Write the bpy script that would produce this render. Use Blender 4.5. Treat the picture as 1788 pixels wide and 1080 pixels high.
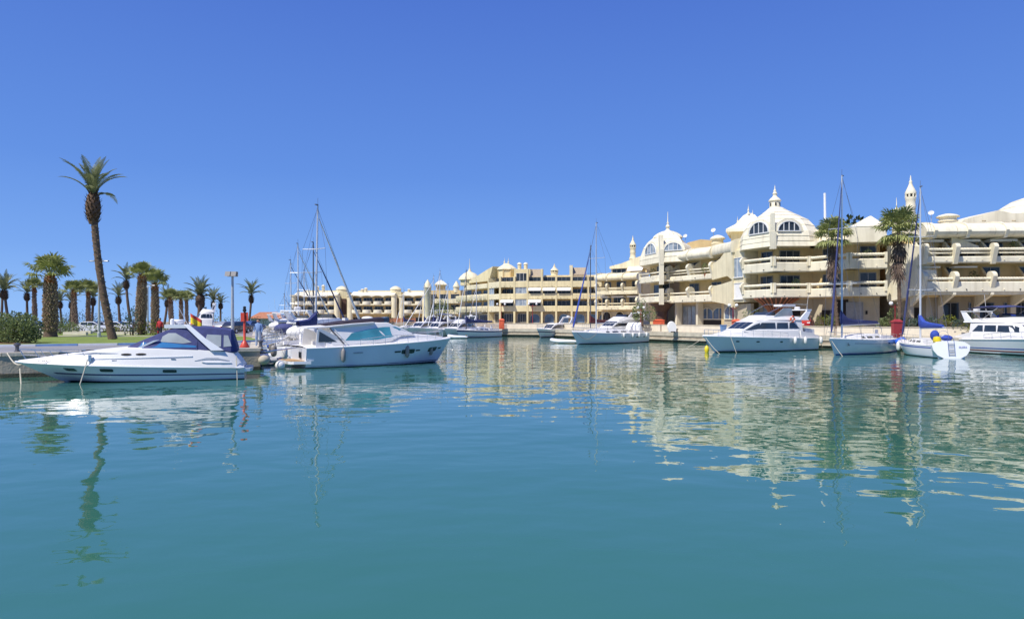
import bpy, math, random
from mathutils import Vector, Matrix
R = math.radians
rnd = random.Random(7)
scene = bpy.context.scene
for o in list(bpy.data.objects): bpy.data.objects.remove(o)
col = scene.collection

# ---------------------------------------------------------------- camera
F, YH, CAMH = 1192.0, 556.0, 3.1          # focal length in px of the 1788 px wide photo, horizon row, eye height
cam_d = bpy.data.cameras.new('camera'); cam = bpy.data.objects.new('camera', cam_d); col.objects.link(cam)
cam_d.sensor_width = 36; cam_d.lens = 24; cam_d.clip_start = .3; cam_d.clip_end = 20000
cam_d.shift_y = 16.0/1788
cam.location = (0, 0, CAMH); cam.rotation_euler = (R(90), 0, 0)
scene.camera = cam
scene.render.resolution_x, scene.render.resolution_y = 1024, 618

# ---------------------------------------------------------------- sky and sun
SUN = Vector((-.42, -.38, .82)).normalized()
world = bpy.data.worlds.new('World'); scene.world = world; world.use_nodes = True
wn = world.node_tree; wn.nodes.clear()
sky = wn.nodes.new('ShaderNodeTexSky'); sky.sky_type = 'NISHITA'; sky.sun_disc = False
sky.sun_elevation = math.asin(SUN.z); sky.sun_rotation = math.atan2(SUN.x, SUN.y)
sky.air_density = 1.0; sky.dust_density = .25; sky.ozone_density = 4.0; sky.altitude = 0
# clear Mediterranean sky: the physical sky blended with a smooth azure-by-height ramp that runs all round
tc = wn.nodes.new('ShaderNodeTexCoord'); sx = wn.nodes.new('ShaderNodeSeparateXYZ'); rp = wn.nodes.new('ShaderNodeValToRGB')
cr_ = rp.color_ramp; cr_.elements[0].position = 0; cr_.elements[0].color = (.225, .44, .84, 1); cr_.elements[1].position = 1; cr_.elements[1].color = (.035, .09, .42, 1)
e_ = cr_.elements.new(.09); e_.color = (.145, .315, .74, 1); e_ = cr_.elements.new(.2); e_.color = (.098, .235, .66, 1); e_ = cr_.elements.new(.45); e_.color = (.060, .145, .54, 1)
sc_ = wn.nodes.new('ShaderNodeVectorMath'); sc_.operation = 'SCALE'; sc_.inputs['Scale'].default_value = 8.6
mx_ = wn.nodes.new('ShaderNodeMix'); mx_.data_type = 'RGBA'; mx_.inputs[0].default_value = .92
bg = wn.nodes.new('ShaderNodeBackground'); bg.inputs['Strength'].default_value = .12
wo = wn.nodes.new('ShaderNodeOutputWorld'); WL = wn.links.new
WL(tc.outputs['Generated'], sx.inputs[0]); WL(sx.outputs['Z'], rp.inputs[0]); WL(rp.outputs[0], sc_.inputs[0])
WL(sky.outputs[0], mx_.inputs[6]); WL(sc_.outputs[0], mx_.inputs[7]); WL(mx_.outputs[2], bg.inputs[0]); WL(bg.outputs[0], wo.inputs[0])
sl = bpy.data.lights.new('sun', 'SUN'); sl.energy = 4.8; sl.angle = R(.53); sl.color = (1, .955, .87)
so = bpy.data.objects.new('sun', sl); col.objects.link(so)
so.rotation_euler = (-SUN).to_track_quat('-Z', 'Y').to_euler(); so.location = (-60, -60, 120)
vs = scene.view_settings; vs.view_transform = 'Standard'; vs.look = 'None'; vs.exposure = .2; vs.gamma = 1; vs.use_curve_mapping = False
scene.render.engine = 'CYCLES'

# ---------------------------------------------------------------- helpers
def X(px, Y): return (px-894)*Y/F
def Z(py, Y): return CAMH+(YH-py)*Y/F
def PT(px, Y, z=0): return Vector((X(px, Y), Y, z))

MATS = {}
def mat(name, c, rough=.6, var=.12, scale=3.0, bump=0, bscale=20, metal=0, spec=.5, streak=0, c2=None, coat=0, alpha=1, trans=0):
    if name in MATS: return MATS[name]
    m = bpy.data.materials.new(name); m.use_nodes = True; MATS[name] = m
    nt = m.node_tree; b = nt.nodes['Principled BSDF']; L = nt.links.new
    b.inputs['Roughness'].default_value = rough; b.inputs['Metallic'].default_value = metal
    b.inputs['Specular IOR Level'].default_value = spec; b.inputs['Coat Weight'].default_value = coat
    if trans: b.inputs['Transmission Weight'].default_value = trans
    if alpha < 1: b.inputs['Alpha'].default_value = alpha
    g = nt.nodes.new('ShaderNodeNewGeometry')
    n = nt.nodes.new('ShaderNodeTexNoise'); n.inputs['Scale'].default_value = scale; n.inputs['Detail'].default_value = 5
    L(g.outputs['Position'], n.inputs['Vector'])
    r = nt.nodes.new('ShaderNodeValToRGB'); r.color_ramp.elements[0].position = .3; r.color_ramp.elements[1].position = .7
    lo = c2 if c2 else tuple(x*(1-var) for x in c); hi = c if c2 else tuple(min(1, x*(1+var*.5)) for x in c)
    r.color_ramp.elements[0].color = (*lo, 1); r.color_ramp.elements[1].color = (*hi, 1)
    L(n.outputs[0], r.inputs[0]); out = r.outputs[0]
    if streak:
        mp = nt.nodes.new('ShaderNodeMapping'); mp.inputs['Scale'].default_value = (1.6, 1.6, .12)
        n2 = nt.nodes.new('ShaderNodeTexNoise'); n2.inputs['Scale'].default_value = 1.3; n2.inputs['Detail'].default_value = 6
        L(g.outputs['Position'], mp.inputs[0]); L(mp.outputs[0], n2.inputs['Vector'])
        r2 = nt.nodes.new('ShaderNodeValToRGB'); r2.color_ramp.elements[0].position = .36; r2.color_ramp.elements[1].position = .52
        r2.color_ramp.elements[0].color = (1-streak, 1-streak*1.05, 1-streak*1.15, 1); r2.color_ramp.elements[1].color = (1, 1, 1, 1)
        mx = nt.nodes.new('ShaderNodeMix'); mx.data_type = 'RGBA'; mx.blend_type = 'MULTIPLY'; mx.inputs[0].default_value = 1
        L(n2.outputs[0], r2.inputs[0]); L(out, mx.inputs[6]); L(r2.outputs[0], mx.inputs[7]); out = mx.outputs[2]
    L(out, b.inputs['Base Color'])
    if bump:
        n3 = nt.nodes.new('ShaderNodeTexNoise'); n3.inputs['Scale'].default_value = bscale; n3.inputs['Detail'].default_value = 4
        L(g.outputs['Position'], n3.inputs['Vector'])
        bp = nt.nodes.new('ShaderNodeBump'); bp.inputs['Strength'].default_value = bump; bp.inputs['Distance'].default_value = .05
        L(n3.outputs[0], bp.inputs['Height']); L(bp.outputs[0], b.inputs['Normal'])
    return m

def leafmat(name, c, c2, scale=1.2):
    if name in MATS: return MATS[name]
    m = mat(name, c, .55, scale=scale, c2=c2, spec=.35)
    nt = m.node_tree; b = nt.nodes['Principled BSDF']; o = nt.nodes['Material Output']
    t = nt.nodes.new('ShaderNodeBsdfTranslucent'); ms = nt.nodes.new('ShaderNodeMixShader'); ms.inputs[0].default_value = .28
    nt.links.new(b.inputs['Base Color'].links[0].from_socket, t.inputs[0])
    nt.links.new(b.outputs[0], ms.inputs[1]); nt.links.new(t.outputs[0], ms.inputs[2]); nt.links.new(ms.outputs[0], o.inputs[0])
    return m

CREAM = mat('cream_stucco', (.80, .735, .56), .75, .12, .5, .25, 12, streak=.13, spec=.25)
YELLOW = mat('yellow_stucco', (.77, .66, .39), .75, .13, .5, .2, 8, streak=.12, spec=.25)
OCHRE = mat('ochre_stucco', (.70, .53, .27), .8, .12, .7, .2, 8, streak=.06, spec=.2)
PALEY = mat('pale_yellow_stucco', (.79, .70, .47), .75, .13, .5, .2, 8, streak=.12, spec=.25)
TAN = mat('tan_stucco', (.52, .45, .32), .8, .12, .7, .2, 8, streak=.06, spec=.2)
TERRA = mat('terracotta', (.42, .17, .09), .8, .25, 3, .3, 12)
BROWN = mat('brown_tile', (.09, .045, .028), .6, .3, 4, .3, 10)
ROOFT = mat('tan_roof_tile', (.40, .32, .22), .8, .25, 4, .3, 10)
WFRAME = mat('white_window_frame', (.72, .71, .68), .4, .05)
AFRAME = mat('grey_aluminium_frame', (.34, .33, .31), .4, .08, metal=.4)
GLASS = mat('window_glass', (.06, .075, .09), .12, .5, .35, c2=(.015, .02, .024), spec=.4)
BGLASS = mat('blue_shop_glass', (.17, .27, .42), .08, .5, .5, c2=(.05, .08, .12), spec=.8)
CURTAIN = mat('curtained_glass', (.42, .47, .5), .12, .3, 1.2, c2=(.16, .2, .24), spec=.8)
AWN = mat('white_awning', (.80, .78, .74), .8, .06)
CONC = mat('quay_concrete', (.43, .37, .28), .85, .3, .9, .5, 9, streak=.18)
COPE = mat('quay_coping', (.55, .49, .38), .85, .2, 1.2, .4, 9)
WEED = mat('weedy_waterline', (.07, .065, .035), .5, .5, 3, .6, 14)
WALLW = mat('cream_low_wall', (.74, .67, .53), .8, .12, 1.1, .3, 10, streak=.07)
PAVE = mat('promenade_paving', (.42, .36, .30), .85, .15, 1.5, .2, 10)
ASPH = mat('apron_asphalt', (.25, .245, .25), .9, .15, .6, .3, 30)
GRASS = mat('lawn', (.22, .28, .045), .9, .3, .8, .8, 40, c2=(.14, .20, .03))
DIRT = mat('planting_soil', (.30, .17, .09), .95, .3, 3, .5, 20)
GEL = mat('white_gelcoat', (.80, .81, .82), .22, .03, .7, coat=.4)
GELW = mat('white_deck', (.78, .76, .73), .45, .04, 1.2)
GELB = mat('shade_tinted_gelcoat', (.70, .73, .78), .22, .05, .7, coat=.4)  # pale hulls; bluish shade and water reflection are put into the colour
ANTI = mat('dark_antifouling', (.012, .018, .03), .5, .3)
NAVY = mat('navy_canvas', (.045, .055, .17), .8, .2, 4, .3, 18)
BLUEC = mat('blue_canvas', (.03, .07, .36), .8, .2, 4, .3, 18)
BLACKC = mat('black_plum_canvas', (.028, .018, .03), .7, .3, 4, .2, 16)
MAROON = mat('maroon_canvas', (.13, .03, .035), .8, .2, 4)
WHITEC = mat('white_canvas', (.74, .73, .71), .8, .08, 3, .3, 10)
GREYC = mat('grey_inflatable', (.42, .43, .44), .6, .1, 3)
DGLASS = mat('tinted_boat_glass', (.03, .04, .05), .05, .4, .6, spec=.8)
TGLASS = mat('turquoise_tinted_glass', (.07, .30, .36), .06, .35, .9, spec=.8)
BLGLASS = mat('blue_windscreen', (.05, .19, .40), .06, .3, .9, spec=.8)
VINYL = mat('clear_vinyl', (.40, .43, .42), .12, .2, 1.4, spec=.7)
STEEL = mat('stainless_steel', (.62, .62, .62), .25, .05, metal=.9)
ALU = mat('mast_aluminium', (.66, .66, .66), .35, .05, metal=.35)
DALU = mat('dark_mast', (.12, .12, .13), .4, .05, metal=.3)
WIRE = mat('rigging_wire', (.20, .20, .22), .4, .05, metal=.5)
WIREL = mat('pale_rope', (.60, .54, .42), .8, .1)
TEAK = mat('teak', (.46, .28, .11), .6, .25, 8)
RUBBER = mat('black_rubber', (.02, .02, .022), .6, .2)
FEND = mat('white_fender', (.76, .75, .72), .45, .06)
FENDG = mat('grey_fender', (.27, .25, .23), .5, .15)
FENDB = mat('blue_fender', (.03, .13, .62), .4, .1)
YEL = mat('yellow_plastic', (.80, .62, .02), .4, .06)
ORANGE = mat('orange_plastic', (.75, .13, .05), .5, .1)
REDP = mat('red_paint', (.62, .07, .035), .4, .12, 3)
DRED = mat('dark_red_paint', (.33, .035, .04), .45, .15, 3)
WPAINT = mat('white_paint', (.78, .78, .77), .5, .06)
BPAINT = mat('kerb_blue_paint', (.20, .34, .60), .6, .25, 2)
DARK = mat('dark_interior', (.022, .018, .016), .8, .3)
GLOBE = mat('opal_globe', (.85, .84, .80), .25, .03)
LAMPG = mat('lamp_pole_grey', (.50, .51, .50), .4, .1, metal=.3)
TRUNK = mat('palm_trunk', (.15, .10, .065), .9, .4, 5, .9, 14)
BOOT = mat('palm_boots', (.46, .36, .25), .9, .4, 6, .5, 20, c2=(.19, .11, .07))
BOOTR = mat('palm_rusty_boots', (.40, .17, .05), .9, .3, 6, .5, 20)
SKIRT = mat('dead_frond_skirt', (.16, .11, .08), .9, .4, 6)
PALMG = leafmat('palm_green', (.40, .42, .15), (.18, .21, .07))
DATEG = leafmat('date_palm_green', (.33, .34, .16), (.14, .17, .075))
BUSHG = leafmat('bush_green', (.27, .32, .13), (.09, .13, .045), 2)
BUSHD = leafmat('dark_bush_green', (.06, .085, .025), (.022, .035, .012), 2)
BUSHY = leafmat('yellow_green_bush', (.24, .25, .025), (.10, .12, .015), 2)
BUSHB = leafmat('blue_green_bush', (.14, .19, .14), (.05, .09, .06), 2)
INKB = mat('blue_lettering', (.03, .05, .4), .5, .02)
INKK = mat('black_lettering', (.03, .03, .035), .5, .02)

class MB:
    """collects faces, then links them as ONE mesh object"""
    def __init__(s, M=None): s.v = []; s.f = []; s.M = M
    def add(s, vs, fs):
        n = len(s.v)
        for p in vs:
            p = Vector(p); s.v.append(tuple(s.M @ p) if s.M else tuple(p))
        s.f += [tuple(i+n for i in f) for f in fs]; return s
    def box(s, x0, x1, y0, y1, z0, z1):
        return s.add([(x0,y0,z0),(x1,y0,z0),(x1,y1,z0),(x0,y1,z0),(x0,y0,z1),(x1,y0,z1),(x1,y1,z1),(x0,y1,z1)],
            [(0,3,2,1),(4,5,6,7),(0,1,5,4),(1,2,6,5),(2,3,7,6),(3,0,4,7)])
    def tube(s, path, r, n=6, r2=None, cap=True):
        path = [Vector(p) for p in path]; m = len(path); vs = []; fs = []
        for i, p in enumerate(path):
            t = (path[min(i+1, m-1)]-path[max(i-1, 0)])
            if t.length < 1e-6: t = Vector((0, 0, 1))
            t.normalize()
            a = Vector((0, 0, 1)) if abs(t.z) < .9 else Vector((1, 0, 0))
            u = t.cross(a).normalized(); w = t.cross(u)
            rr = r[i] if isinstance(r, (list, tuple)) else (r if r2 is None else r+(r2-r)*i/(m-1))
            for k in range(n):
                q = 2*math.pi*k/n; vs.append(p+u*math.cos(q)*rr+w*math.sin(q)*rr)
        for i in range(m-1):
            for k in range(n):
                fs.append((i*n+k, i*n+(k+1)%n, (i+1)*n+(k+1)%n, (i+1)*n+k))
        if cap: fs += [tuple(range(n-1, -1, -1)), tuple((m-1)*n+k for k in range(n))]
        return s.add(vs, fs)
    def rope(s, a, b, r, n=8, pitch=.28, lobes=3):
        """thick twisted rope-shaped rail"""
        a, b = Vector(a), Vector(b); t = (b-a); L = t.length; t.normalize()
        u = t.cross(Vector((0, 0, 1))).normalized(); w = t.cross(u)
        m = max(2, int(L/(pitch/5))); n = 12; vs = []; fs = []
        for i in range(m+1):
            d = L*i/m
            for k in range(n):
                q = 2*math.pi*k/n; rr = r*(1+.13*math.cos(lobes*q+2*math.pi*d/pitch))
                vs.append(a+t*d+u*math.cos(q)*rr+w*math.sin(q)*rr)
        for i in range(m):
            for k in range(n): fs.append((i*n+k, i*n+(k+1)%n, (i+1)*n+(k+1)%n, (i+1)*n+k))
        return s.add(vs, fs)
    def lathe(s, prof, c=(0, 0, 0), n=16, sq=None):
        vs = []; fs = []; m = len(prof)
        for r, z in prof:
            for k in range(n):
                q = 2*math.pi*(k+.5)/n; vs.append((c[0]+r*math.cos(q), c[1]+r*math.sin(q), c[2]+z))
        for i in range(m-1):
            for k in range(n): fs.append((i*n+k, i*n+(k+1)%n, (i+1)*n+(k+1)%n, (i+1)*n+k))
        fs += [tuple(range(n-1, -1, -1)), tuple((m-1)*n+k for k in range(n))]
        return s.add(vs, fs)
    def sphere(s, c, r, n=10, sz=1):
        return s.lathe([(max(.001, r*math.sin(math.pi*i/n)), -r*sz*math.cos(math.pi*i/n)) for i in range(n+1)], c, n+4)
    def prism(s, poly, mapf0, mapf1):
        """polygon (2-D) swept between two mappings to 3-D"""
        n = len(poly); vs = [mapf0(*p) for p in poly]+[mapf1(*p) for p in poly]
        fs = [tuple(range(n-1, -1, -1)), tuple(range(n, 2*n))]+[(i, (i+1)%n, n+(i+1)%n, n+i) for i in range(n)]
        return s.add(vs, fs)
    def slab(s, pts, z0, z1): return s.prism([(p[0], p[1]) for p in pts], lambda x, y: (x, y, z0), lambda x, y: (x, y, z1))
    def loft(s, secs, close=True, caps=True):
        n = len(secs[0]); vs = [p for q in secs for p in q]; fs = []
        for i in range(len(secs)-1):
            for k in range(n if close else n-1):
                fs.append((i*n+k, i*n+(k+1)%n, (i+1)*n+(k+1)%n, (i+1)*n+k))
        if caps and close: fs += [tuple(range(n-1, -1, -1)), tuple((len(secs)-1)*n+k for k in range(n))]
        return s.add(vs, fs)
    def mesh(s, name, m, smooth=False, fix=True):
        me = bpy.data.meshes.new(name); me.from_pydata(s.v, [], s.f); me.materials.append(m)
        if fix:
            import bmesh
            bm = bmesh.new(); bm.from_mesh(me); bmesh.ops.recalc_face_normals(bm, faces=bm.faces); bm.to_mesh(me); bm.free()
        if smooth:
            me.shade_smooth()
            if smooth != 'all': me.set_sharp_from_angle(angle=R(38))
        return me
    def build(s, name, m, parent=None, smooth=False, fix=True, label=None, kind=None):
        o = bpy.data.objects.new(name, s.mesh(name, m, smooth, fix)); col.objects.link(o)
        if parent: o.parent = parent
        if label: o['label'] = label
        if kind: o['kind'] = kind
        return o

def inst(me, name, parent=None, loc=(0,0,0), rot=(0,0,0), sc=1):
    o = bpy.data.objects.new(name, me); col.objects.link(o)
    if parent: o.parent = parent
    o.location = loc; o.rotation_euler = rot; o.scale = (sc,)*3 if not isinstance(sc, tuple) else sc
    return o
def thing(name, label, cat, loc=(0,0,0), rz=0, group=None):
    o = bpy.data.objects.new(name, None); col.objects.link(o); o.empty_display_size = .3
    o.location = loc; o.rotation_euler = (0, 0, rz); o['label'] = label; o['category'] = cat
    if group: o['group'] = group
    return o
def tag(o, label, cat, group=None):
    o['label'] = label; o['category'] = cat
    if group: o['group'] = group
    return o
def copy_tree(o, parent=None):
    c = o.copy(); col.objects.link(c)
    if parent: c.parent = parent
    for ch in list(o.children): copy_tree(ch, c)
    return c
def text_mesh(txt, size, m, shear=0):
    cu = bpy.data.curves.new('t', 'FONT'); cu.body = txt; cu.size = size; cu.shear = shear; cu.extrude = .004; cu.resolution_u = 2
    cu.align_x = 'CENTER'; cu.align_y = 'CENTER'
    o = bpy.data.objects.new('t', cu); col.objects.link(o)
    dg = bpy.context.evaluated_depsgraph_get(); me = bpy.data.meshes.new_from_object(o.evaluated_get(dg))
    bpy.data.objects.remove(o); me.materials.clear(); me.materials.append(m); return me
# ================================================================ SETTING
# water: one sheet to the horizon
wm = bpy.data.materials.new('harbour_water'); wm.use_nodes = True
nt = wm.node_tree; b = nt.nodes['Principled BSDF']; L = nt.links.new
b.inputs['Base Color'].default_value = (.033, .135, .100, 1); b.inputs['Roughness'].default_value = .0; b.inputs['IOR'].default_value = 1.6
g = nt.nodes.new('ShaderNodeNewGeometry')
def wave(scale, sx, sy, detail, rot=0):
    mp = nt.nodes.new('ShaderNodeMapping'); mp.inputs['Scale'].default_value = (sx, sy, 1); mp.inputs['Rotation'].default_value = (0, 0, rot)
    n = nt.nodes.new('ShaderNodeTexNoise'); n.inputs['Scale'].default_value = scale; n.inputs['Detail'].default_value = detail; n.inputs['Roughness'].default_value = .45
    L(g.outputs['Position'], mp.inputs[0]); L(mp.outputs[0], n.inputs['Vector']); return n.outputs[0]
def scl(v, k):
    m = nt.nodes.new('ShaderNodeMath'); m.operation = 'MULTIPLY'; m.inputs[1].default_value = k; L(v, m.inputs[0]); return m.outputs[0]
def addn(a, b_):
    m = nt.nodes.new('ShaderNodeMath'); m.operation = 'ADD'; L(a, m.inputs[0]); L(b_, m.inputs[1]); return m.outputs[0]
h = addn(addn(scl(wave(.28, .8, 1, 1, .25), .062), scl(wave(1.05, .7, 1, 1, -.2), .023)), scl(wave(3.4, .75, 1, 1, .5), .003))
bp = nt.nodes.new('ShaderNodeBump'); bp.inputs['Strength'].default_value = 1; bp.inputs['Distance'].default_value = 1
L(h, bp.inputs['Height']); L(bp.outputs[0], b.inputs['Normal'])
o = MB().add([(-5000, -300, 0), (5000, -300, 0), (5000, 9000, 0), (-5000, 9000, 0)], [(0, 1, 2, 3)]).build('water', wm, kind='structure')

QL = 1.3       # quay level
TL = 2.0       # terrace level on the building side
# ---- quay on the left: front face under the motor cruiser, right edge running away behind the moored boats
LQ = [(-62, 22.5), (-26.6, 35.6), (-15.2, 41.2), (-56.5, 152), (-62, 170), (-150, 190), (-190, 40)]
ql = MB().slab(LQ, -3, QL).build('quay_pavement', CONC, kind='structure')
ap = MB().slab([(-61, 24.2), (-26.7, 36.5), (-16.0, 41.9), (-56.9, 151), (-62, 168), (-149, 188), (-185, 42)], QL-.2, QL+.004).build('asphalt_apron', ASPH, kind='structure')
def coping(parent, a, b_, z, w=.6, t=.16, step=2.4, over=.06, m=COPE):
    a, b_ = Vector(a), Vector(b_); d = b_-a; Ln = d.length; u = d/Ln; n = Vector((u.y, -u.x)); k = max(1, int(Ln/step))
    for i in range(k):
        p = a+u*(Ln*i/k+.012); q = a+u*(Ln*(i+1)/k-.012); dz = rnd.uniform(-.008, .012)
        ps = [p+n*over, q+n*over, q-n*w, p-n*w]
        MB().slab(ps, z-t, z+.02+dz).build('coping_slab', m, parent)
coping(ql, (-62, 22.5), (-26.6, 35.6), QL); coping(ql, (-26.6, 35.6), (-15.2, 41.2), QL)
coping(ql, (-15.2, 41.2), (-38, 102), QL, step=3)
def waterline(parent, pts, z=.22, out=.03):
    mb = MB()
    for a, b_ in zip(pts, pts[1:]):
        a, b_ = Vector(a), Vector(b_); u = (b_-a).normalized(); n = Vector((u.y, -u.x))
        mb.slab([a+n*out, b_+n*out, b_-n*.1, a-n*.1], -1, z)
    mb.build('weed_band', WEED, parent)
waterline(ql, [(-62, 22.5), (-26.6, 35.6), (-15.2, 41.2), (-56.5, 152)])
# kerb painted in blue and white, then the lawn
KB = [(-70, 37.5), (-33, 43.4), (-24.6, 47.2), (-18, 55)]
lawn = MB().slab([(-70.2, 37.8), (-33.1, 43.75), (-24.9, 47.5), (-19.9, 54.2), (-34, 82), (-75, 86), (-110, 60)], QL-.1, QL+.1).build('lawn', GRASS, kind='structure')
kerb = bpy.data.objects.new('kerb', None); col.objects.link(kerb); kerb['kind'] = 'structure'
i = 0
for a, b_ in zip(KB, KB[1:]):
    a, b_ = Vector(a), Vector(b_); d = b_-a; n = Vector((d.y, -d.x)).normalized(); k = max(2, int(d.length/1.9))
    for j in range(k):
        p = a+d*(j/k+.003); q = a+d*((j+1)/k-.003)
        MB().slab([p+n*.14, q+n*.14, q-n*.14, p-n*.14], QL-.1, QL+.14).build('kerb_stone', WPAINT if i % 2 else BPAINT, kerb); i += 1
path = MB().slab([(-60, 64.8), (-24, 65.4), (-24.3, 67.2), (-60, 66.8)], QL, QL+.118).build('garden_path', PAVE, kind='structure')
soil = MB().slab([(-40.5, 45.5), (-33.5, 45.9), (-33, 48.4), (-40, 48.2)], QL, QL+.13).build('planting_bed', DIRT, kind='structure')
# low white edging walls on the lawn
for k, (p0, p1, Y) in enumerate(((112, 152, 71), (345/7.2, 560/7.2, 73), (200, 242, 72), (128, 160, 77))):
    m_ = MB(); m_.box(X(p0, Y), X(p1, Y), Y-.2, Y+.2, QL, QL+.42)
    tag(m_.build('edging_wall', WALLW), ['low pale edging wall on the lawn between the stout palm and the tall palm', 'low pale edging wall on the lawn left of the stout fan palm',
        'low pale edging wall on the lawn right of the tall leaning palm', 'low pale edging wall farther back behind the hedge of the stout palm'][k], 'wall')

# ---- quay on the right under the buildings
RQ = [(-72, 212), (-24, 206), (-9, 152), (-3.6, 122), (4.6, 119), (18.6, 95), (26.5, 81.5), (32.5, 71.5), (37.5, 67), (46.5, 61), (75, 46)]
qr = MB().slab(RQ+[(150, 60), (150, 330), (-120, 330), (-120, 215)], -3, QL).build('promenade_quay', CONC, kind='structure')
for a, b_ in zip(RQ[2:], RQ[3:]): coping(qr, a, b_, QL, step=3.2, t=.5, over=.1)
# lower ledge course above the dark waterline
for a, b_ in zip(RQ[3:], RQ[4:]):
    a, b_ = Vector(a), Vector(b_); u = (b_-a).normalized(); n = Vector((u.y, -u.x)); Ln = (b_-a).length; k = max(1, int(Ln/5))
    for i in range(k):
        p = a+u*(Ln*i/k+.02); q = a+u*(Ln*(i+1)/k-.02)
        MB().slab([p+n*.22, q+n*.22, q-n*.1, p-n*.1], .3, .42).build('ledge_beam', COPE, qr)
waterline(qr, RQ)
def offs(pts, d):
    """polyline moved d to its inner side with true mitres"""
    P = [Vector(p[:2]) for p in pts]; ns = []
    for a, b_ in zip(P, P[1:]): u = (b_-a).normalized(); ns.append(Vector((u.y, -u.x)))
    out = []
    for i, p in enumerate(P):
        n1, n2 = ns[max(i-1, 0)], ns[min(i, len(ns)-1)]; m = (n1+n2).normalized(); out.append(p-m*(d/max(.35, m.dot(n1))))
    return out
TW = offs(RQ, 3.0)
terr = MB().slab([tuple(p) for p in TW]+[(149, 62), (149, 329), (-119, 329), (-119, 217)], QL-.1, TL).build('promenade_terrace', PAVE, kind='structure')
# low cream parapet walls along the terrace edge, each with its cap
wl = ['cream low promenade wall behind the berth of the far sailboats', 'cream low promenade wall behind the white ketch',
      'cream low promenade wall with a white round board against it', 'cream low promenade wall behind the flybridge cruiser',
      'cream low promenade wall behind the sailboat with blue round fenders', 'cracked cream low wall below the flowering planter at the right', 'cream low promenade wall beneath the far yellow block']
segs = list(zip(TW[2:], TW[3:]))
for k, (a, b_) in enumerate(segs[1:]):
    u = (b_-a).normalized(); n = Vector((u.y, -u.x)); a2 = a+u*.15; b2 = b_-u*.15
    w_ = thing('promenade_wall', wl[k], 'wall')
    MB().slab([a2+n*.18, b2+n*.18, b2-n*.14, a2-n*.14], QL, 2.2).build('wall_body', WALLW, w_)
    MB().slab([a2+n*.23, b2+n*.23, b2-n*.19, a2-n*.19], 2.2, 2.28).build('wall_cap', COPE, w_)
# ================================================================ BUILDINGS
def frame(a, b_):
    a, b_ = Vector(a[:2]), Vector(b_[:2]); d = b_-a; u = d.normalized(); n = Vector((u.y, -u.x))
    M = Matrix(((u.x, n.x, 0, a.x), (u.y, n.y, 0, a.y), (0, 0, 1, 0), (0, 0, 0, 1))); return M, d.length
def lerp2(a, b_, t): return (a[0]+(b_[0]-a[0])*t, a[1]+(b_[1]-a[1])*t)
def P2(px, Y): return (X(px, Y), Y)

def window(B, M, s0, s1, z0, z1, d, n=2, fm=None, gm=None, sill=True, name='window'):
    """frame with real depth, each pane a sub-part set back in it"""
    fm = fm or AFRAME; gm = gm or GLASS; w = .07
    f = MB(M); f.box(s0, s1, d, d+.09, z0, z0+w); f.box(s0, s1, d, d+.09, z1-w, z1)
    for i in range(n+1):
        c = s0+w/2+(s1-s0-w)*i/n; f.box(c-w/2, c+w/2, d+.001, d+.087, z0+w, z1-w)
    o = f.build(name, fm, B)
    for i in range(n):
        c0 = s0+w/2+(s1-s0-w)*i/n+w/2; c1 = s0+w/2+(s1-s0-w)*(i+1)/n-w/2
        t = rnd.uniform(-.006, .006)
        MB(M).add([(c0, d+.03, z0+w), (c1, d+.03+t, z0+w), (c1, d+.03+t, z1-w), (c0, d+.03-t, z1-w), (c0, d+.01, z0+w), (c1, d+.01, z0+w), (c1, d+.01, z1-w), (c0, d+.01, z1-w)],
            [(0,1,2,3),(7,6,5,4),(0,4,5,1),(1,5,6,2),(2,6,7,3),(3,7,4,0)]).build('pane', gm, o, fix=False)
    if sill: MB(M).box(s0-.06, s1+.06, d, d+.16, z0-.06, z0-.002).build('sill', WFRAME, o)
    return o
def arch_poly(c, w, z0, zs, n=8):
    """opening outline: straight sides to zs, then a round head"""
    r = w/2; return [(c-r, z0), (c+r, z0)]+[(c+r*math.cos(math.pi*i/n), zs+r*math.sin(math.pi*i/n)) for i in range(n+1)]
def arch_window(B, M, c, w, z0, zs, d, fm, gm, mull=3, name='arched_window', rise=1.0):
    n = 10; r = w/2
    def arc(k, rr): a = math.pi*k/n; return (c+rr*math.cos(a), zs+rise*rr*math.sin(a))
    f = MB(M); po = [(c-r, z0), *[arc(k, r) for k in range(n, -1, -1)], (c+r, z0)]; r2 = r-.12
    pi_ = [(c-r2, z0), *[arc(k, r2) for k in range(n, -1, -1)], (c+r2, z0)]
    for i in range(len(po)-1):
        q = [po[i], po[i+1], pi_[i+1], pi_[i]]
        f.prism(q, lambda s, z: (s, d, z), lambda s, z: (s, d+.16, z))
    f.box(c-r, c+r, d, d+.14, z0-.12, z0)
    o = f.build(name, fm, B)
    MB(M).prism(pi_, lambda s, z: (s, d+.01, z), lambda s, z: (s, d+.05, z)).build('pane', gm, o)
    for k in range(1, mull+1):
        s = c-r2+2*r2*k/(mull+1); zt = zs+rise*math.sqrt(max(0, r2*r2-(s-c)**2)); MB(M).box(s-.05, s+.05, d+.052, d+.12, z0, zt).build('mullion', fm, o)
    return o

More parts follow.
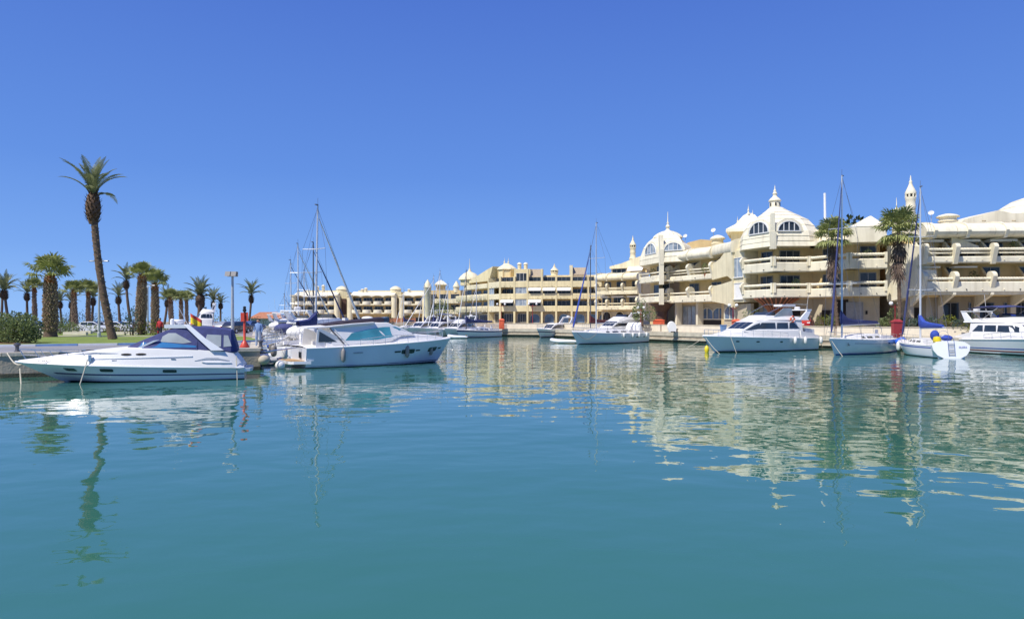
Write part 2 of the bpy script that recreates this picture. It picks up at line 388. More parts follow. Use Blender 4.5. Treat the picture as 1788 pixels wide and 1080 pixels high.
def fin(B, M, s, prof, t=.36, m=None, name='balcony_fin'):
    MB(M).prism(prof, lambda d, z: (s-t/2, d, z), lambda d, z: (s+t/2, d, z)).build(name, m or CREAM, B)
def rounded_fin(d0, d1, z0, z1, lean=.35, n=7):
    """console profile in (outward, up): narrow foot, leaning out to a rounded head"""
    w = d1-d0; p = [(d0, z0), (d0+w*.45, z0)]; zc = z1-.42*w
    p += [(d1-.1*w, zc-.35*(zc-z0)*lean-.1), (d1, zc)]
    p += [(d0+w/2+w/2*math.cos(math.pi*i/n), zc+.42*w*math.sin(math.pi*i/n)) for i in range(1, n)]
    p += [(d0, zc)]; return p

LEV = [(5.6, 6.65, 7.02), (8.7, 9.72, 10.2)]
def bay(B, a, b_, lev=LEV, top=11.7, dep=2.0, m=None, back=None, rails='rope', wins=None, post=True, gm=None, fm=None, tubes=True, slabm=None, prail=.15, lip=True):
    m = m or CREAM; M, Ln = frame(a, b_)
    for i, (zb, zp, zr) in enumerate(lev):
        zt = lev[i+1][0] if i+1 < len(lev) else top
        MB(M).box(.01, Ln-.01, -dep, -.19, zb+.03, zb+.25).build('balcony_floor', slabm or m, B)
        q = MB(M); q.prism([(-.18, zb), (.0, zb), (.05, zb+.1), (.05, zp-.1), (.0, zp), (-.18, zp)], lambda d, z: (0, d, z), lambda d, z: (Ln, d, z)); par = q.build('balcony_parapet', m, B)
        for s in [Ln*.3, Ln*.72]:      # rain spout
            if Ln > 3: MB(M).tube([(s, .0, zb+.32), (s, .2, zb+.27)], .055, 6).build('rain_spout', DARK if rnd.random() < .3 else m, par)
        if rails == 'rope': MB(M).rope((0, -.06, zr), (Ln, -.06, zr), prail).build('rope_rail', m, B, 'all')
        elif rails == 'tube': MB(M).tube([(0, -.06, zr), (Ln, -.06, zr)], prail*.8, 8).build('balcony_rail', m, B, 'all')
        if rails and tubes and i == len(lev)-1: MB(M).tube([(0, -.06, (zp+zr)/2-.02), (Ln, -.06, (zp+zr)/2-.02)], .075, 8).build('lower_rail', m, B, 'all')
        if post:
            for s in ((.14, Ln-.14) if Ln > 1.5 else (.14,)): MB(M).box(s-.13, s+.13, -.26, .17, zp-.45, zr+.24).build('rail_post', m, B)
        w = wins[i] if wins else None
        for (f0, f1, n) in (w or []): window(B, M, Ln*f0, Ln*f1, zb+.3, min(zt-.28, zb+2.85), -dep+.012, n, fm, gm, sill=False)
def core(B, pts, dep, back, z0, z1, m, name='wall', parapet=0):
    f = offs(pts, dep); k = offs(pts, back); poly = [tuple(p) for p in f]+[tuple(p) for p in reversed(k)]
    return MB().slab(poly, z0, z1).build(name, m, B)
def vault(B, a, b_, z0, rise=1.75, out=.55, m=None, back=5, ribs=(0, 1), rt=.3):
    m = m or CREAM; M, Ln = frame(a, b_)
    pr = [(-back, z0), (out*.3, z0), (out*.8, z0+.12*rise), (out, z0+.28*rise), (out*.85, z0+.46*rise), (out*.3, z0+.66*rise), (-.7, z0+.84*rise), (-1.9, z0+.96*rise), (-back, z0+rise)]
    MB(M).prism(pr, lambda d, z: (.02, d, z), lambda d, z: (Ln-.02, d, z)).build('vaulted_roof', m, B, True)
    pr2 = [(d+(.13 if d > -back else 0), z+(.13 if i > 1 else -.18)) for i, (d, z) in enumerate(pr)]
    for r in ribs: MB(M).prism(pr2, lambda d, z: (Ln*r-rt/2, d, z), lambda d, z: (Ln*r+rt/2, d, z)).build('roof_rib', m, B, True)
def awning(B, M, s0, s1, z1, d, drop=.9, out=1.1):
    MB(M).add([(s0, d, z1), (s1, d, z1), (s1, d+out, z1-drop), (s0, d+out, z1-drop), (s0, d, z1-.05), (s1, d, z1-.05), (s1, d+out, z1-drop-.22), (s0, d+out, z1-drop-.22)],
        [(0,1,2,3),(7,6,5,4),(0,4,5,1),(1,5,6,2),(2,6,7,3),(3,7,4,0)]).build('awning', AWN, B)
FINIAL = [(.5, 0), (.55, .1), (.34, .25), (.2, .42), (.3, .6), (.34, .75), (.2, .98), (.1, 1.15), (.17, 1.3), (.06, 1.5), (.02, 2.1)]
def finial(B, c, s=1, m=None, h=1):
    MB().lathe([(r*s, z*s*h) for r, z in FINIAL], c, 12).build('finial', m or CREAM, B, True)
def chimney(B, c, r, h, m=None, cap=None):
    mb = MB(); mb.lathe([(r, 0), (r, h*.45), (r*1.14, h*.48), (r*1.14, h*.56), (r*.98, h*.58), (r*.98, h*.78)], c, 14); st = mb.build('chimney', m or CREAM, B, True)
    MB().lathe([(r*1.3, h*.78), (r*1.34, h*.84), (r*1.0, h*.95), (r*.4, h*1.04), (r*.1, h*1.06)], c, 14).build('chimney_cap', cap or m or CREAM, st, True)
def poly_dome(B, plan, ctr, prof, m, name='dome', smooth=False, courses=True):
    """plan polygon shrinking up to the centre along prof [(scale, z)], one ring per course"""
    for i, ((s0, z0), (s1, z1)) in enumerate(zip(prof, prof[1:])):
        g_ = .035 if courses else 0
        secs = [[(ctr[0]+(p[0]-ctr[0])*s, ctr[1]+(p[1]-ctr[1])*s, z) for p in plan] for s, z in ((s0+g_*.6, z0), (s1+g_*.3, z1))]
        MB().loft(secs).build(name+'_course', m, B, smooth)

# ---------------------------------------------------------------- E: vaulted block at the right
Be = thing('apartment_building', 'cream apartment block with vaulted roof and rope-railed balconies at the far right', 'building', (X(1700, 72), 72, TL), group='marina apartment blocks')
Be.location = (0, 0, 0)
eY = lambda px: 71.6-(px-1612)*.004
epts = [P2(1613, 71.6), P2(1667, 71.3), P2(1733, 71.0), P2(1799, 70.7), P2(1866, 70.4), P2(1933, 70.1), P2(2000, 69.8), P2(2067, 69.5)]
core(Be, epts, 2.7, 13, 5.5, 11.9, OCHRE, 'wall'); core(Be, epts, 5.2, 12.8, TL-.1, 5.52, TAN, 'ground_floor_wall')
ELEV = [(5.85, 6.97, 7.27), (8.94, 9.6, 10.33)]
for i, (a, b_) in enumerate(zip(epts, epts[1:])):
    M, Ln = frame(a, b_)
    bay(Be, a, b_, ELEV, 11.6, 2.7, wins=[[(.1, .62, 2)], [(.14, .7, 3)]] if i != 1 else [[(.05, .3, 1)], [(.5, .95, 2)]], post=False, gm=GLASS)
    vault(Be, a, b_, 11.66, 1.7, .6, ribs=(.3,) if i == 0 else (.3,))
    for s in (0, Ln):
        if s and i < len(epts)-2: continue
        fin(Be, M, s, rounded_fin(-.25, .75, 8.8, 10.95), .42)
        fin(Be, M, s, rounded_fin(-.75, .55, 5.75, 8.05), .42)
        fin(Be, M, s, [(-2.2, 5.8), (-.2, 5.8), (-.2, 6.9), (-2.2, 8.8)], .25, OCHRE, 'party_wall')
        fin(Be, M, s, [(-2.2, 9), (-.2, 9), (-.2, 9.9), (-2.2, 11.6)], .25, CREAM, 'party_wall')
        # column and splayed bracket under the balcony
        MB(M).box(s-.28, s+.28, -3.3, -2.7, TL, 5.6).build('column', TAN, Be)
        fin(Be, M, s, [(-3.2, 4.2), (-3.2, 5.62), (.0, 5.84), (.0, 5.6)], .3, CREAM, 'bracket')
    MB(M).box(.02, Ln-.02, -5.2, -.2, 5.62, 5.84).build('soffit', CREAM, Be)
    window(Be, M, .5, Ln-.5, TL+.75, TL+2.9, -5.19, 3, AFRAME, GLASS, name='shop_window')
    MB(M).box(.5, Ln-.5, -2.69, -1.2, 11.25, 11.5).build('awning_cassette', AWN, Be)
    if i < 2: MB(M).box(.6, Ln-.8, -2.19, -1.2, 8.5, 8.66).build('awning_cassette', AWN, Be)
M, Ln = frame(epts[1], epts[2])
MB(M).prism([(.25, 10.0), (3.0, 10.05), (3.0, 10.75), (.75, 11.66), (.25, 11.66)], lambda s, z: (s, -1.2, z), lambda s, z: (s, -1.0, z)).build('sloped_screen_wall', CREAM, Be)
# roof parapet, gable, round chimney, right hand dome
M, Ln = frame(epts[0], epts[-1])
MB(M).box(.0, 4.2, -5.4, -4.9, 13.36, 13.62).build('roof_parapet', CREAM, Be)
chimney(Be, (X(1660, 76), 76.5, 13.2), .88, 1.55, CREAM, CREAM)
Yg = 76.5
MB().prism([(X(1668, Yg), 12.9), (X(1800, Yg), 12.9), (X(1800, Yg), Z(372, Yg)), (X(1768, Yg), Z(372, Yg)), (X(1743, Yg), Z(367, Yg)), (X(1728, Yg), Z(371, Yg)), (X(1683, Yg), Z(383, Yg))], lambda x, z: (x, Yg, z), lambda x, z: (x, Yg+5, z)).build('gable_roof', CREAM, Be)
for px, py in ((1716, 385), (1768, 385)): MB().tube([(X(px, 75.6), 75.6, Z(py, 75.6)), (X(px, 75.6), 75.2, Z(py, 75.6)-.1)], .1, 6).build('rain_spout', TAN, Be)
dc = (X(1812, 80), 80.5); plan8 = [(dc[0]+4.6*math.cos(R(22.5+45*k)), dc[1]+4.6*math.sin(R(22.5+45*k))) for k in range(8)]
poly_dome(Be, plan8, dc, [(1, 12.8), (.98, 14.2), (.9, 15.2), (.75, 16.1), (.5, 16.9), (.2, 17.4)], CREAM, smooth=False)
M8, L8 = frame(plan8[4], plan8[5])
arch_window(Be, M8, L8/2, 2.2, 14.0, 14.05, .12, WFRAME, mat('lilac_glass', (.40, .30, .55), .1, .2), 2)
# plain end wall that closes the block toward the dome building
ew = [P2(1549, 76.8), P2(1612, 71.75)]; M, Ln = frame(*ew)
MB(M).prism([(0, 5.0), (Ln, 5.75), (Ln, 8.2), (Ln*.84, 8.45), (Ln*.84, 8.75), (Ln, 8.9), (Ln, 10.6), (Ln*.55, 11.2), (.0, 11.25), (-.35, 9.0), (-.1, 7.2)], lambda s, z: (s, -1.6, z), lambda s, z: (s, 0, z)).build('end_wall', CREAM, Be)
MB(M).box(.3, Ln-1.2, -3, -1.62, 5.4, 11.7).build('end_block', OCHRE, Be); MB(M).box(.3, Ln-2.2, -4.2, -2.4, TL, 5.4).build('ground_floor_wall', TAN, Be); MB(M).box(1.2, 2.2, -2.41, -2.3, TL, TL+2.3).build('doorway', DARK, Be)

# ---------------------------------------------------------------- minaret towers behind
def minaret(name, label, px, Y, ytop, ybase, r, m=CREAM, full=True):
    z0, z1 = Z(ybase, Y), Z(ytop, Y); t = thing(name, label, 'tower', (X(px, Y), Y, 9.0), group='slender roof towers'); h = z1-z0; zz = z0-9.0
    MB().lathe([(r*1.15, -.2), (r*1.15, zz)], (0, 0, 0), 14).build('tower_base', m, t, True)
    if full:
        MB().lathe([(r*1.3, zz), (r*.98, zz+.10*h), (r*.86, zz+.22*h), (r*.98, zz+.25*h), (r*.98, zz+.30*h), (r*.9, zz+.33*h), (r*.95, zz+.44*h), (r*1.05, zz+.46*h), (r*1.0, zz+.5*h)], (0, 0, 0), 14).build('shaft', m, t, True)
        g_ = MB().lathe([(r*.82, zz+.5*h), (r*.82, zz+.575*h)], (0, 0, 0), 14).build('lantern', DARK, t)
        for k in range(8):
            q = 2*math.pi*k/8; MB().box(r*math.cos(q)*.92-.07, r*math.cos(q)*.92+.07, r*math.sin(q)*.92-.07, r*math.sin(q)*.92+.07, zz+.49*h, zz+.58*h).build('colonnette', m, g_)
        MB().lathe([(r*1.05, zz+.57*h), (r*1.12, zz+.6*h), (r*.8, zz+.68*h), (r*.45, zz+.76*h), (r*.28, zz+.82*h), (r*.34, zz+.85*h), (r*.14, zz+.89*h), (r*.16, zz+.91*h), (.025, zz+h)], (0, 0, 0), 14).build('spire', m, t, True)
    else:
        MB().lathe([(r*1.15, zz), (r*1.2, zz+.05*h), (r*.9, zz+.25*h), (r*.45, zz+.4*h), (r*.12, zz+.5*h), (.02, zz+h)], (0, 0, 0), 14).build('spire', m, t, True)
    return t
minaret('minaret', 'tall cream minaret with dark lantern openings behind the right-hand fan palm', 1590, 79, 306, 383, .55)
minaret('minaret', 'small cream onion spire left of the tall minaret', 1565.5, 80, 345, 377, .42, full=False)
minaret('minaret', 'slender yellow minaret left of the pale domed block', 1105, 143, 411, 452, .62, PALEY)
minaret('minaret', 'round yellow roof turret above the plain bays right of the octagonal pavilion', 968, 154, 460, 490, .85, PALEY)

# ---------------------------------------------------------------- D: the domed block
Bd = thing('apartment_building', 'cream domed apartment block with two half-moon roof windows and a lantern', 'building', group='marina apartment blocks')
dp = [P2(1297, 85.6), P2(1350, 81), P2(1413, 81), P2(1483, 76.4), P2(1549, 75.6)]
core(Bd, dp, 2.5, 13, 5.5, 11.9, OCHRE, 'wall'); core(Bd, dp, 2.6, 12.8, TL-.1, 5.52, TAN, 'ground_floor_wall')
DL = [(5.6, 6.62, 7.1), (8.67, 9.8, 10.25)]
dw = [[[(.1, .5, 2)], [(.12, .5, 2)]], [[(.42, .98, 3)], [(.4, .98, 3)]], [[(.0, .45, 2)], [(.0, .4, 2)]], [[(.45, .9, 2)], [(.45, .9, 2)]]]
for i, (a, b_) in enumerate(zip(dp, dp[1:])):
    bay(Bd, a, b_, DL, 11.7, 2.5, wins=dw[i], tubes=False, prail=.17)
    M, Ln = frame(a, b_)
    MB(M).box(.02, Ln-.02, -2.6, -.2, 5.62, 5.615+.0).build('soffit', CREAM, Bd) if False else None
# drum, dome, lantern
plan = [dp[0], dp[1], dp[2], P2(1432, 82.5), P2(1436, 93), P2(1320, 96), P2(1290, 90)]
ctr = P2(1353, 87)
poly_dome(Bd, plan, ctr, [(1.02, 11.7), (1.0, 12.35), (.985, 12.95), (.965, 13.55)], CREAM, 'drum')
poly_dome(Bd, plan, ctr, [(.95, 13.55), (.86, 14.4), (.74, 15.2), (.56, 15.8), (.40, 16.3), (.25, 16.8), (.16, 17.15)], CREAM, 'dome')
zl = 17.0
MB().lathe([(.64, zl), (.64, zl+1.0), (.6, zl+1.05)], (*ctr, 0), 12).build('lantern_drum', CREAM, Bd, True)
for k in range(6):
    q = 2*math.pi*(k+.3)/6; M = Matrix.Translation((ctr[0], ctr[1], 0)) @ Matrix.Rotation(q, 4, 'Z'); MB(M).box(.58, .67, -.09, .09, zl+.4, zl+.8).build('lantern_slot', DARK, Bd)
MB().lathe([(.74, zl+1.0), (.78, zl+1.1), (.55, zl+1.4), (.3, zl+1.6), (.22, zl+1.8), (.3, zl+2.0), (.16, zl+2.25), (.19, zl+2.35), (.07, zl+2.6), (.02, zl+3.1)], (*ctr, 0), 12).build('lantern_spire', CREAM, Bd, True)
# half-moon dormers
def dormer(B, a, b_, c, w, z0, d, m, gm, mull=3, deep=3.2, rise=.85, fm=None):
    M, Ln = frame(a, b_); r = w/2+.32
    pl = [(c-r, z0-.1), (c+r, z0-.1)]+[(c+r*math.cos(math.pi*i/12), z0+rise*r*math.sin(math.pi*i/12)) for i in range(13)]
    MB(M).prism(pl, lambda s, z: (s, d-deep, z), lambda s, z: (s, d, z)).build('dormer', m, B, True)
    arch_window(B, M, c, w, z0, z0, d-.015, fm or WFRAME, gm, mull, 'half_moon_window', rise)
Ld = frame(dp[0], dp[1])[1]; dormer(Bd, dp[0], dp[1], Ld*.54, 3.3, 13.5, -.05, CREAM, GLASS)
Ld = frame(dp[1], dp[2])[1]; dormer(Bd, dp[1], dp[2], Ld*.44, 2.75, 13.55, -.05, CREAM, GLASS)
Mc = Matrix.Translation((dp[1][0], dp[1][1], 0)); MB(Mc).box(-.28, .28, -.28, .4, 11.35, 13.4).build('corner_rib', CREAM, Bd); MB(Mc).box(-.17, .17, -.16, .5, 13.4, 15.6).build('corner_rib', CREAM, Bd)
# flat roof right of the dome with hip pavilion
MB().slab([dp[2], dp[3], dp[4], P2(1552, 90), P2(1420, 92)], 11.7, 12.2).build('roof_slab', CREAM, Bd)
hp = [P2(1484, 76.2), P2(1548, 75.4), P2(1548, 84), P2(1480, 84)]; hc = P2(1520, 80)
poly_dome(Bd, hp, hc, [(1.03, 11.6), (1.0, 13.35)], CREAM, 'hip_fascia', courses=False)
poly_dome(Bd, hp, hc, [(1.01, 13.35), (.04, 15.1)], CREAM, 'hip_roof', courses=False)
MB().slab([P2(1396, 84), P2(1478, 80), P2(1480, 90), P2(1400, 90)], 12.2, 13.9).build('roof_box', CREAM, Bd)
MB().tube([(X(1441, 84), 84, 13.5), (X(1440, 84), 84, Z(337, 84))], .14, 8).build('white_vent_pipe', WPAINT, Bd, True)
# glazed bay at its left
gl = [P2(1277, 89.5), P2(1300, 86.6)]; M, Ln = frame(*gl)
MB(M).box(0, Ln, -6, 0, 5.2, 11.9).build('stair_bay', PALEY, Bd)
window(Bd, M, .15, Ln-.25, 8.4, 10.95, .005, 2, WFRAME, CURTAIN); window(Bd, M, .15, Ln-.25, 5.6, 7.7, .005, 1, WFRAME, AWN)
fin(Bd, frame(dp[0], dp[1])[0], .0, rounded_fin(-1.0, .45, 8.2, 10.8), .3); fin(Bd, frame(dp[0], dp[1])[0], .0, rounded_fin(-1.0, .45, 5.2, 7.6), .3)
# ground floor: brown corbel, dark openings, panels
cc = (X(1357, 83.2), 83.6)
MB().lathe([(.5, TL), (.55, 3.4), (1.0, 4.3), (1.9, 5.1), (2.6, 5.58)], (*cc, 0), 18).build('brown_corbel', BROWN, Bd)
for k in range(14):
    q = R(180+180*k/13); ca, sa = math.cos(q), math.sin(q)
    MB().tube([(cc[0]+r*ca, cc[1]+r*sa, z) for r, z in ((.6, 3.3), (1.08, 4.3), (1.98, 5.1), (2.65, 5.55))], .09, 5).build('corbel_rib', TERRA, Bd)
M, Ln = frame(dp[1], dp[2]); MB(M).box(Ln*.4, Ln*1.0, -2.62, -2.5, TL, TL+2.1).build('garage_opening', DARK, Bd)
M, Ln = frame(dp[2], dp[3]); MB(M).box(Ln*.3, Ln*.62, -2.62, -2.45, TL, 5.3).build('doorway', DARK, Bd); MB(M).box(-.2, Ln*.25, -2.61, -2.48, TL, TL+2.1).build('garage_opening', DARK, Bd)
M, Ln = frame(dp[3], dp[4]); window(Bd, M, .3, Ln*.55, 3.0, 5.0, -2.59, 2, AFRAME, mat('grey_shutter', (.34, .33, .31), .6)); MB(M).box(Ln*.62, Ln*.66, -2.6, -2.4, 3.6, 4.0).build('meter_box', DARK, Bd)
M, Ln = frame(dp[0], dp[1]); window(Bd, M, .8, Ln*.7, 2.6, 5.0, -2.59, 2, AFRAME, CURTAIN, name='shop_window')
# pavilion with tent roof peeping over the left shoulder
Bp = thing('roof_pavilion', 'cream tent-roofed pavilion with spires peeping up left of the big dome', 'pavilion', (0, 0, 0))
Yp = 96; pc = P2(1309, Yp+2); pl = [P2(1268, Yp-1), P2(1345, Yp-2.5), P2(1350, Yp+6), P2(1275, Yp+7)]
MB().slab([lerp2(p, pc, .2) for p in pl], 10, Z(405, Yp)).build('wall', YELLOW, Bp)
poly_dome(Bp, pl, pc, [(1.02, Z(406, Yp)), (1, Z(401, Yp)), (.62, Z(391, Yp)), (.28, Z(374, Yp)), (.1, Z(369, Yp))], CREAM, 'tent_roof', courses=False)
for px, py0, py1, s in ((1311, 371, 354, .34), (1318.5, 384, 364, .5), (1292, 390, 375, .32)):
    MB().lathe([(r*s*1.1, z*(Z(py1, Yp)-Z(py0, Yp))/2.1) for r, z in FINIAL], (X(px, Yp), Yp+1, Z(py0, Yp)), 10).build('finial', CREAM, Bp, True)

# ---------------------------------------------------------------- C2 + C: receding balconies and the pale dome
Bc = thing('apartment_building', 'cream apartment block with shallow ribbed dome and thin spire beside slanting balconies', 'building', group='marina apartment blocks')
cp = [P2(1167, 103.5), P2(1203, 99.5), P2(1243, 95.2)]
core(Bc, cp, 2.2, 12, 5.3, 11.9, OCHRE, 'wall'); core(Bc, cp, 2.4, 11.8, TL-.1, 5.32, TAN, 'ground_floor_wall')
for i, (a, b_) in enumerate(zip(cp, cp[1:])):
    bay(Bc, a, b_, [(5.47, 6.5, 6.85), (8.66, 9.4, 10.16)], 11.7, 2.2, post=False, rails='tube', wins=[[(.5, .95, 2)], [(.45, .9, 2)]], gm=GLASS, prail=.16)
    vault(Bc, a, b_, 11.72, 1.8, .5, ribs=(0, 1)); M, Ln = frame(a, b_)
    for s in ((0, Ln) if i else (0,)):
        fin(Bc, M, s, rounded_fin(-.9, .5, 5.4, 7.75), .4); fin(Bc, M, s, rounded_fin(-.9, .5, 8.5, 11.1), .4)
        fin(Bc, M, s, [(-2.2, 8.7), (-.2, 8.7), (-.2, 10.2), (-2.2, 11.7)], .25, CREAM, 'party_wall')
    if i == 1:
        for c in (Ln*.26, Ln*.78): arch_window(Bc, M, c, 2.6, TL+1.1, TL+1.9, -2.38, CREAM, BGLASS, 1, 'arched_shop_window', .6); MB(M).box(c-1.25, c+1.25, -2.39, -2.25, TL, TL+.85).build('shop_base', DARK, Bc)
    else: window(Bc, M, .6, Ln*.75, TL+.2, TL+3, -2.39, 3, AFRAME, CURTAIN, name='shop_window')
    MB(M).box(.1, .5, -2.3, -1.2, TL, 5.46).build('column', CREAM, Bc)
# big plain end walls of the two balcony levels
e0, e1 = P2(1243, 95.0), P2(1279, 88.8); M, Ln = frame(e0, e1)
MB(M).prism([(0, 8.5), (Ln*.75, 8.75), (Ln, 8.1), (Ln, 12.4), (Ln*.82, 12.6), (Ln*.4, 11.2), (0, 10.6)], lambda s, z: (s, -.4, z), lambda s, z: (s, 0, z)).build('end_wall', PALEY, Bc)
MB(M).prism([(0, 5.5), (Ln*.6, 5.1), (Ln, 4.5), (Ln, 8.05), (Ln*.5, 7.75), (.25, 7.6), (0, 7.2)], lambda s, z: (s, -.4, z), lambda s, z: (s, 0, z)).build('end_wall', PALEY, Bc)
MB(M).box(.2, Ln, -8, -1.3, TL, 12).build('end_block', OCHRE, Bc); MB(M).box(Ln*.3, Ln*1.5, -1.31, -.9, TL, 5).build('ground_floor_wall', TAN, Bc)
c0 = Ln*.55; arch_window(Bc, M, Ln*.6, 3.2, TL+1.1, TL+1.9, -.9, CREAM, BGLASS, 1, 'arched_shop_window', .6)
vault(Bc, cp[2], lerp2(e0, e1, 1.0), 11.9, 1.7, .2, ribs=(.0, 1))
chimney(Bc, (X(1253, 100), 100, 12.9), .82, 2.3, PALEY, CREAM)
MB().prism([(X(1200, 106), 12.5), (X(1248, 106), 12.5), (X(1248, 106), Z(421, 106)), (X(1220, 106), Z(419, 106)), (X(1200, 106), Z(424, 106))], lambda x, z: (x, 105, z), lambda x, z: (x, 109, z)).build('roof_house', OCHRE, Bc)
# dome part
qp = [P2(1117, 110), P2(1155, 102.4), P2(1168, 103.8)]
MB().slab([tuple(p) for p in offs(qp, 1.8)]+[P2(1200, 112), P2(1178, 119), P2(1138, 121)], TL-.1, 11.8).build('tower_wall', OCHRE, Bc)
for i, (a, b_) in enumerate(zip(qp, qp[1:])):
    bay(Bc, a, b_, [(5.6, 6.5, 6.85), (8.7, 9.7, 10.1)], 11.6, 1.8, rails='tube', wins=[[(.2, .9, 2)], [(.35, .92, 2)]] if i == 0 else None, tubes=False, post=i == 0, gm=GLASS)
MB(Matrix.Translation((qp[1][0], qp[1][1], 0))).box(-.3, .3, -.3, .4, 5.2, 7.6).build('corner_rib', CREAM, Bc)
MB(Matrix.Translation((qp[1][0], qp[1][1], 0))).box(-.3, .3, -.3, .4, 8.2, 11.2).build('corner_rib', CREAM, Bc)
MB(Matrix.Translation((qp[1][0], qp[1][1], 0))).prism([(-.5, 11.1), (.35, 11.2), (.4, 13.4), (-.1, 15.6), (-.9, 16)], lambda d, z: (-.28, -d, z), lambda d, z: (.28, -d, z)).build('corner_rib', CREAM, Bc)
pl = [qp[0], qp[1], P2(1196, 100.5), P2(1206, 108), P2(1190, 117), P2(1135, 119)]; cc = P2(1166, 109)
poly_dome(Bc, pl, cc, [(1.0, 11.55), (.99, 12.4), (.97, 13.1)], CREAM, 'drum'); poly_dome(Bc, pl, cc, [(.95, 13.1), (.86, 14.3), (.72, 15.2), (.54, 15.9)], CREAM, 'dome')
zc = 15.8
MB().lathe([(2.0, zc), (2.05, zc+.1), (2.05, zc+.18)], (*cc, 0), 20).build('cap_ring', CREAM, Bc, True)
capm = MB(); n = 40; vs = []; fs = []
prof = [(2.25, .1), (2.2, .35), (1.9, .65), (1.45, .95), (.9, 1.18), (.35, 1.3), (.05, 1.32)]
for r, z in prof:
    for k in range(n): q = 2*math.pi*k/n; rr = r*(1+(.045 if k % 2 else -.03)*(r/2.25)); vs.append((cc[0]+rr*math.cos(q), cc[1]+rr*math.sin(q), zc+z))
for i in range(len(prof)-1):
    for k in range(n): fs.append((i*n+k, i*n+(k+1) % n, (i+1)*n+(k+1) % n, (i+1)*n+k))
capm.add(vs, fs).build('ribbed_cap', CREAM, Bc)
MB().lathe([(.5, 0), (.3, .25), (.17, .4), (.34, .62), (.36, .75), (.2, .98), (.12, 1.15), (.2, 1.3), (.07, 1.5), (.03, 3.1)], (*cc, zc+1.25), 10).build('finial', CREAM, Bc, True)
Lq = frame(qp[0], qp[1])[1]; dormer(Bc, qp[0], qp[1], Lq*.5, 4.0, 13.2, -.1, CREAM, CURTAIN, 3, 3.5, .8)
Lq = frame(qp[1], pl[2])[1]; dormer(Bc, qp[1], pl[2], Lq*.5, 2.9, 13.3, -.1, CREAM, CURTAIN, 3, 3.5, .8)
MB().lathe([(.9, TL), (.95, 4.2), (1.5, 5.0), (2.0, 5.45)], (X(1157, 104.6), 105.2, 0), 16).build('brown_corbel', BROWN, Bc)
MB().box(X(1146, 106), X(1151, 106), 105.4, 106, TL, 5.2).build('column', CREAM, Bc)
# ---------------------------------------------------------------- C low: terraced yellow section
Bl = thing('apartment_building', 'terraced yellow block with white awnings between the tall ketch masts and the pale dome', 'building', group='marina apartment blocks')
lp = [P2(1041, 139), P2(1060, 137.5), P2(1087, 135.5), P2(1113, 133.5)]
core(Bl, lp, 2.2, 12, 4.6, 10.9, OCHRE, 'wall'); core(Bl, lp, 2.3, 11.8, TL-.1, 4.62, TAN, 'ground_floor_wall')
for i, (a, b_) in enumerate(zip(lp, lp[1:])):
    M, Ln = frame(a, b_)
    bay(Bl, a, b_, [(4.85, 5.7, 6.1), (7.9, 8.7, 9.2)], 10.9, 2.2, m=PALEY, back=OCHRE, post=False, rails='tube', wins=[[(.1, .9, 3)], [(.3, .9, 2)]])
    vault(Bl, a, b_, 10.8, 1.6, .4, m=PALEY, ribs=(0,))
    fin(Bl, M, 0, rounded_fin(-.8, .5, 4.8, 7.0), .4, PALEY); fin(Bl, M, 0, rounded_fin(-.8, .5, 7.9, 10.2), .4, PALEY)
    MB(M).box(.4, Ln-.3, -2.2, -1.0, 7.35, 7.65).build('awning_cassette', AWN, Bl)
    arch_window(Bl, M, Ln*.5, 2.0, TL, TL+1.6, -2.28, PALEY, DARK, 0, 'arched_doorway')
M, Ln = frame(lp[2], lp[3]); fin(Bl, M, Ln, rounded_fin(-1.2, .7, 4.8, 7.4), .4, PALEY); fin(Bl, M, Ln, rounded_fin(-1.2, .7, 7.9, 10.6), .4, PALEY)
M, Ln = frame(lp[0], lp[3])
MB(M).box(1.2, Ln, -9, -4.2, 12.3, 13.4).build('attic_wall', OCHRE, Bl); awning(Bl, M, Ln*.58, Ln*.95, 14.1, -4.3, 1.2, 1.3)
MB(M).prism([(1.0, 13.4), (Ln+.5, 13.4), (Ln+.8, 16.2), (Ln*.8, 15.5), (Ln*.4, 14.4), (1.0, 13.9)], lambda s, z: (s, -9, z), lambda s, z: (s, -3.8, z)).build('sloping_roof', PALEY, Bl)
window(Bl, M, Ln*.16, Ln*.5, 12.3, 13.35, -4.19, 3, AFRAME, GLASS)

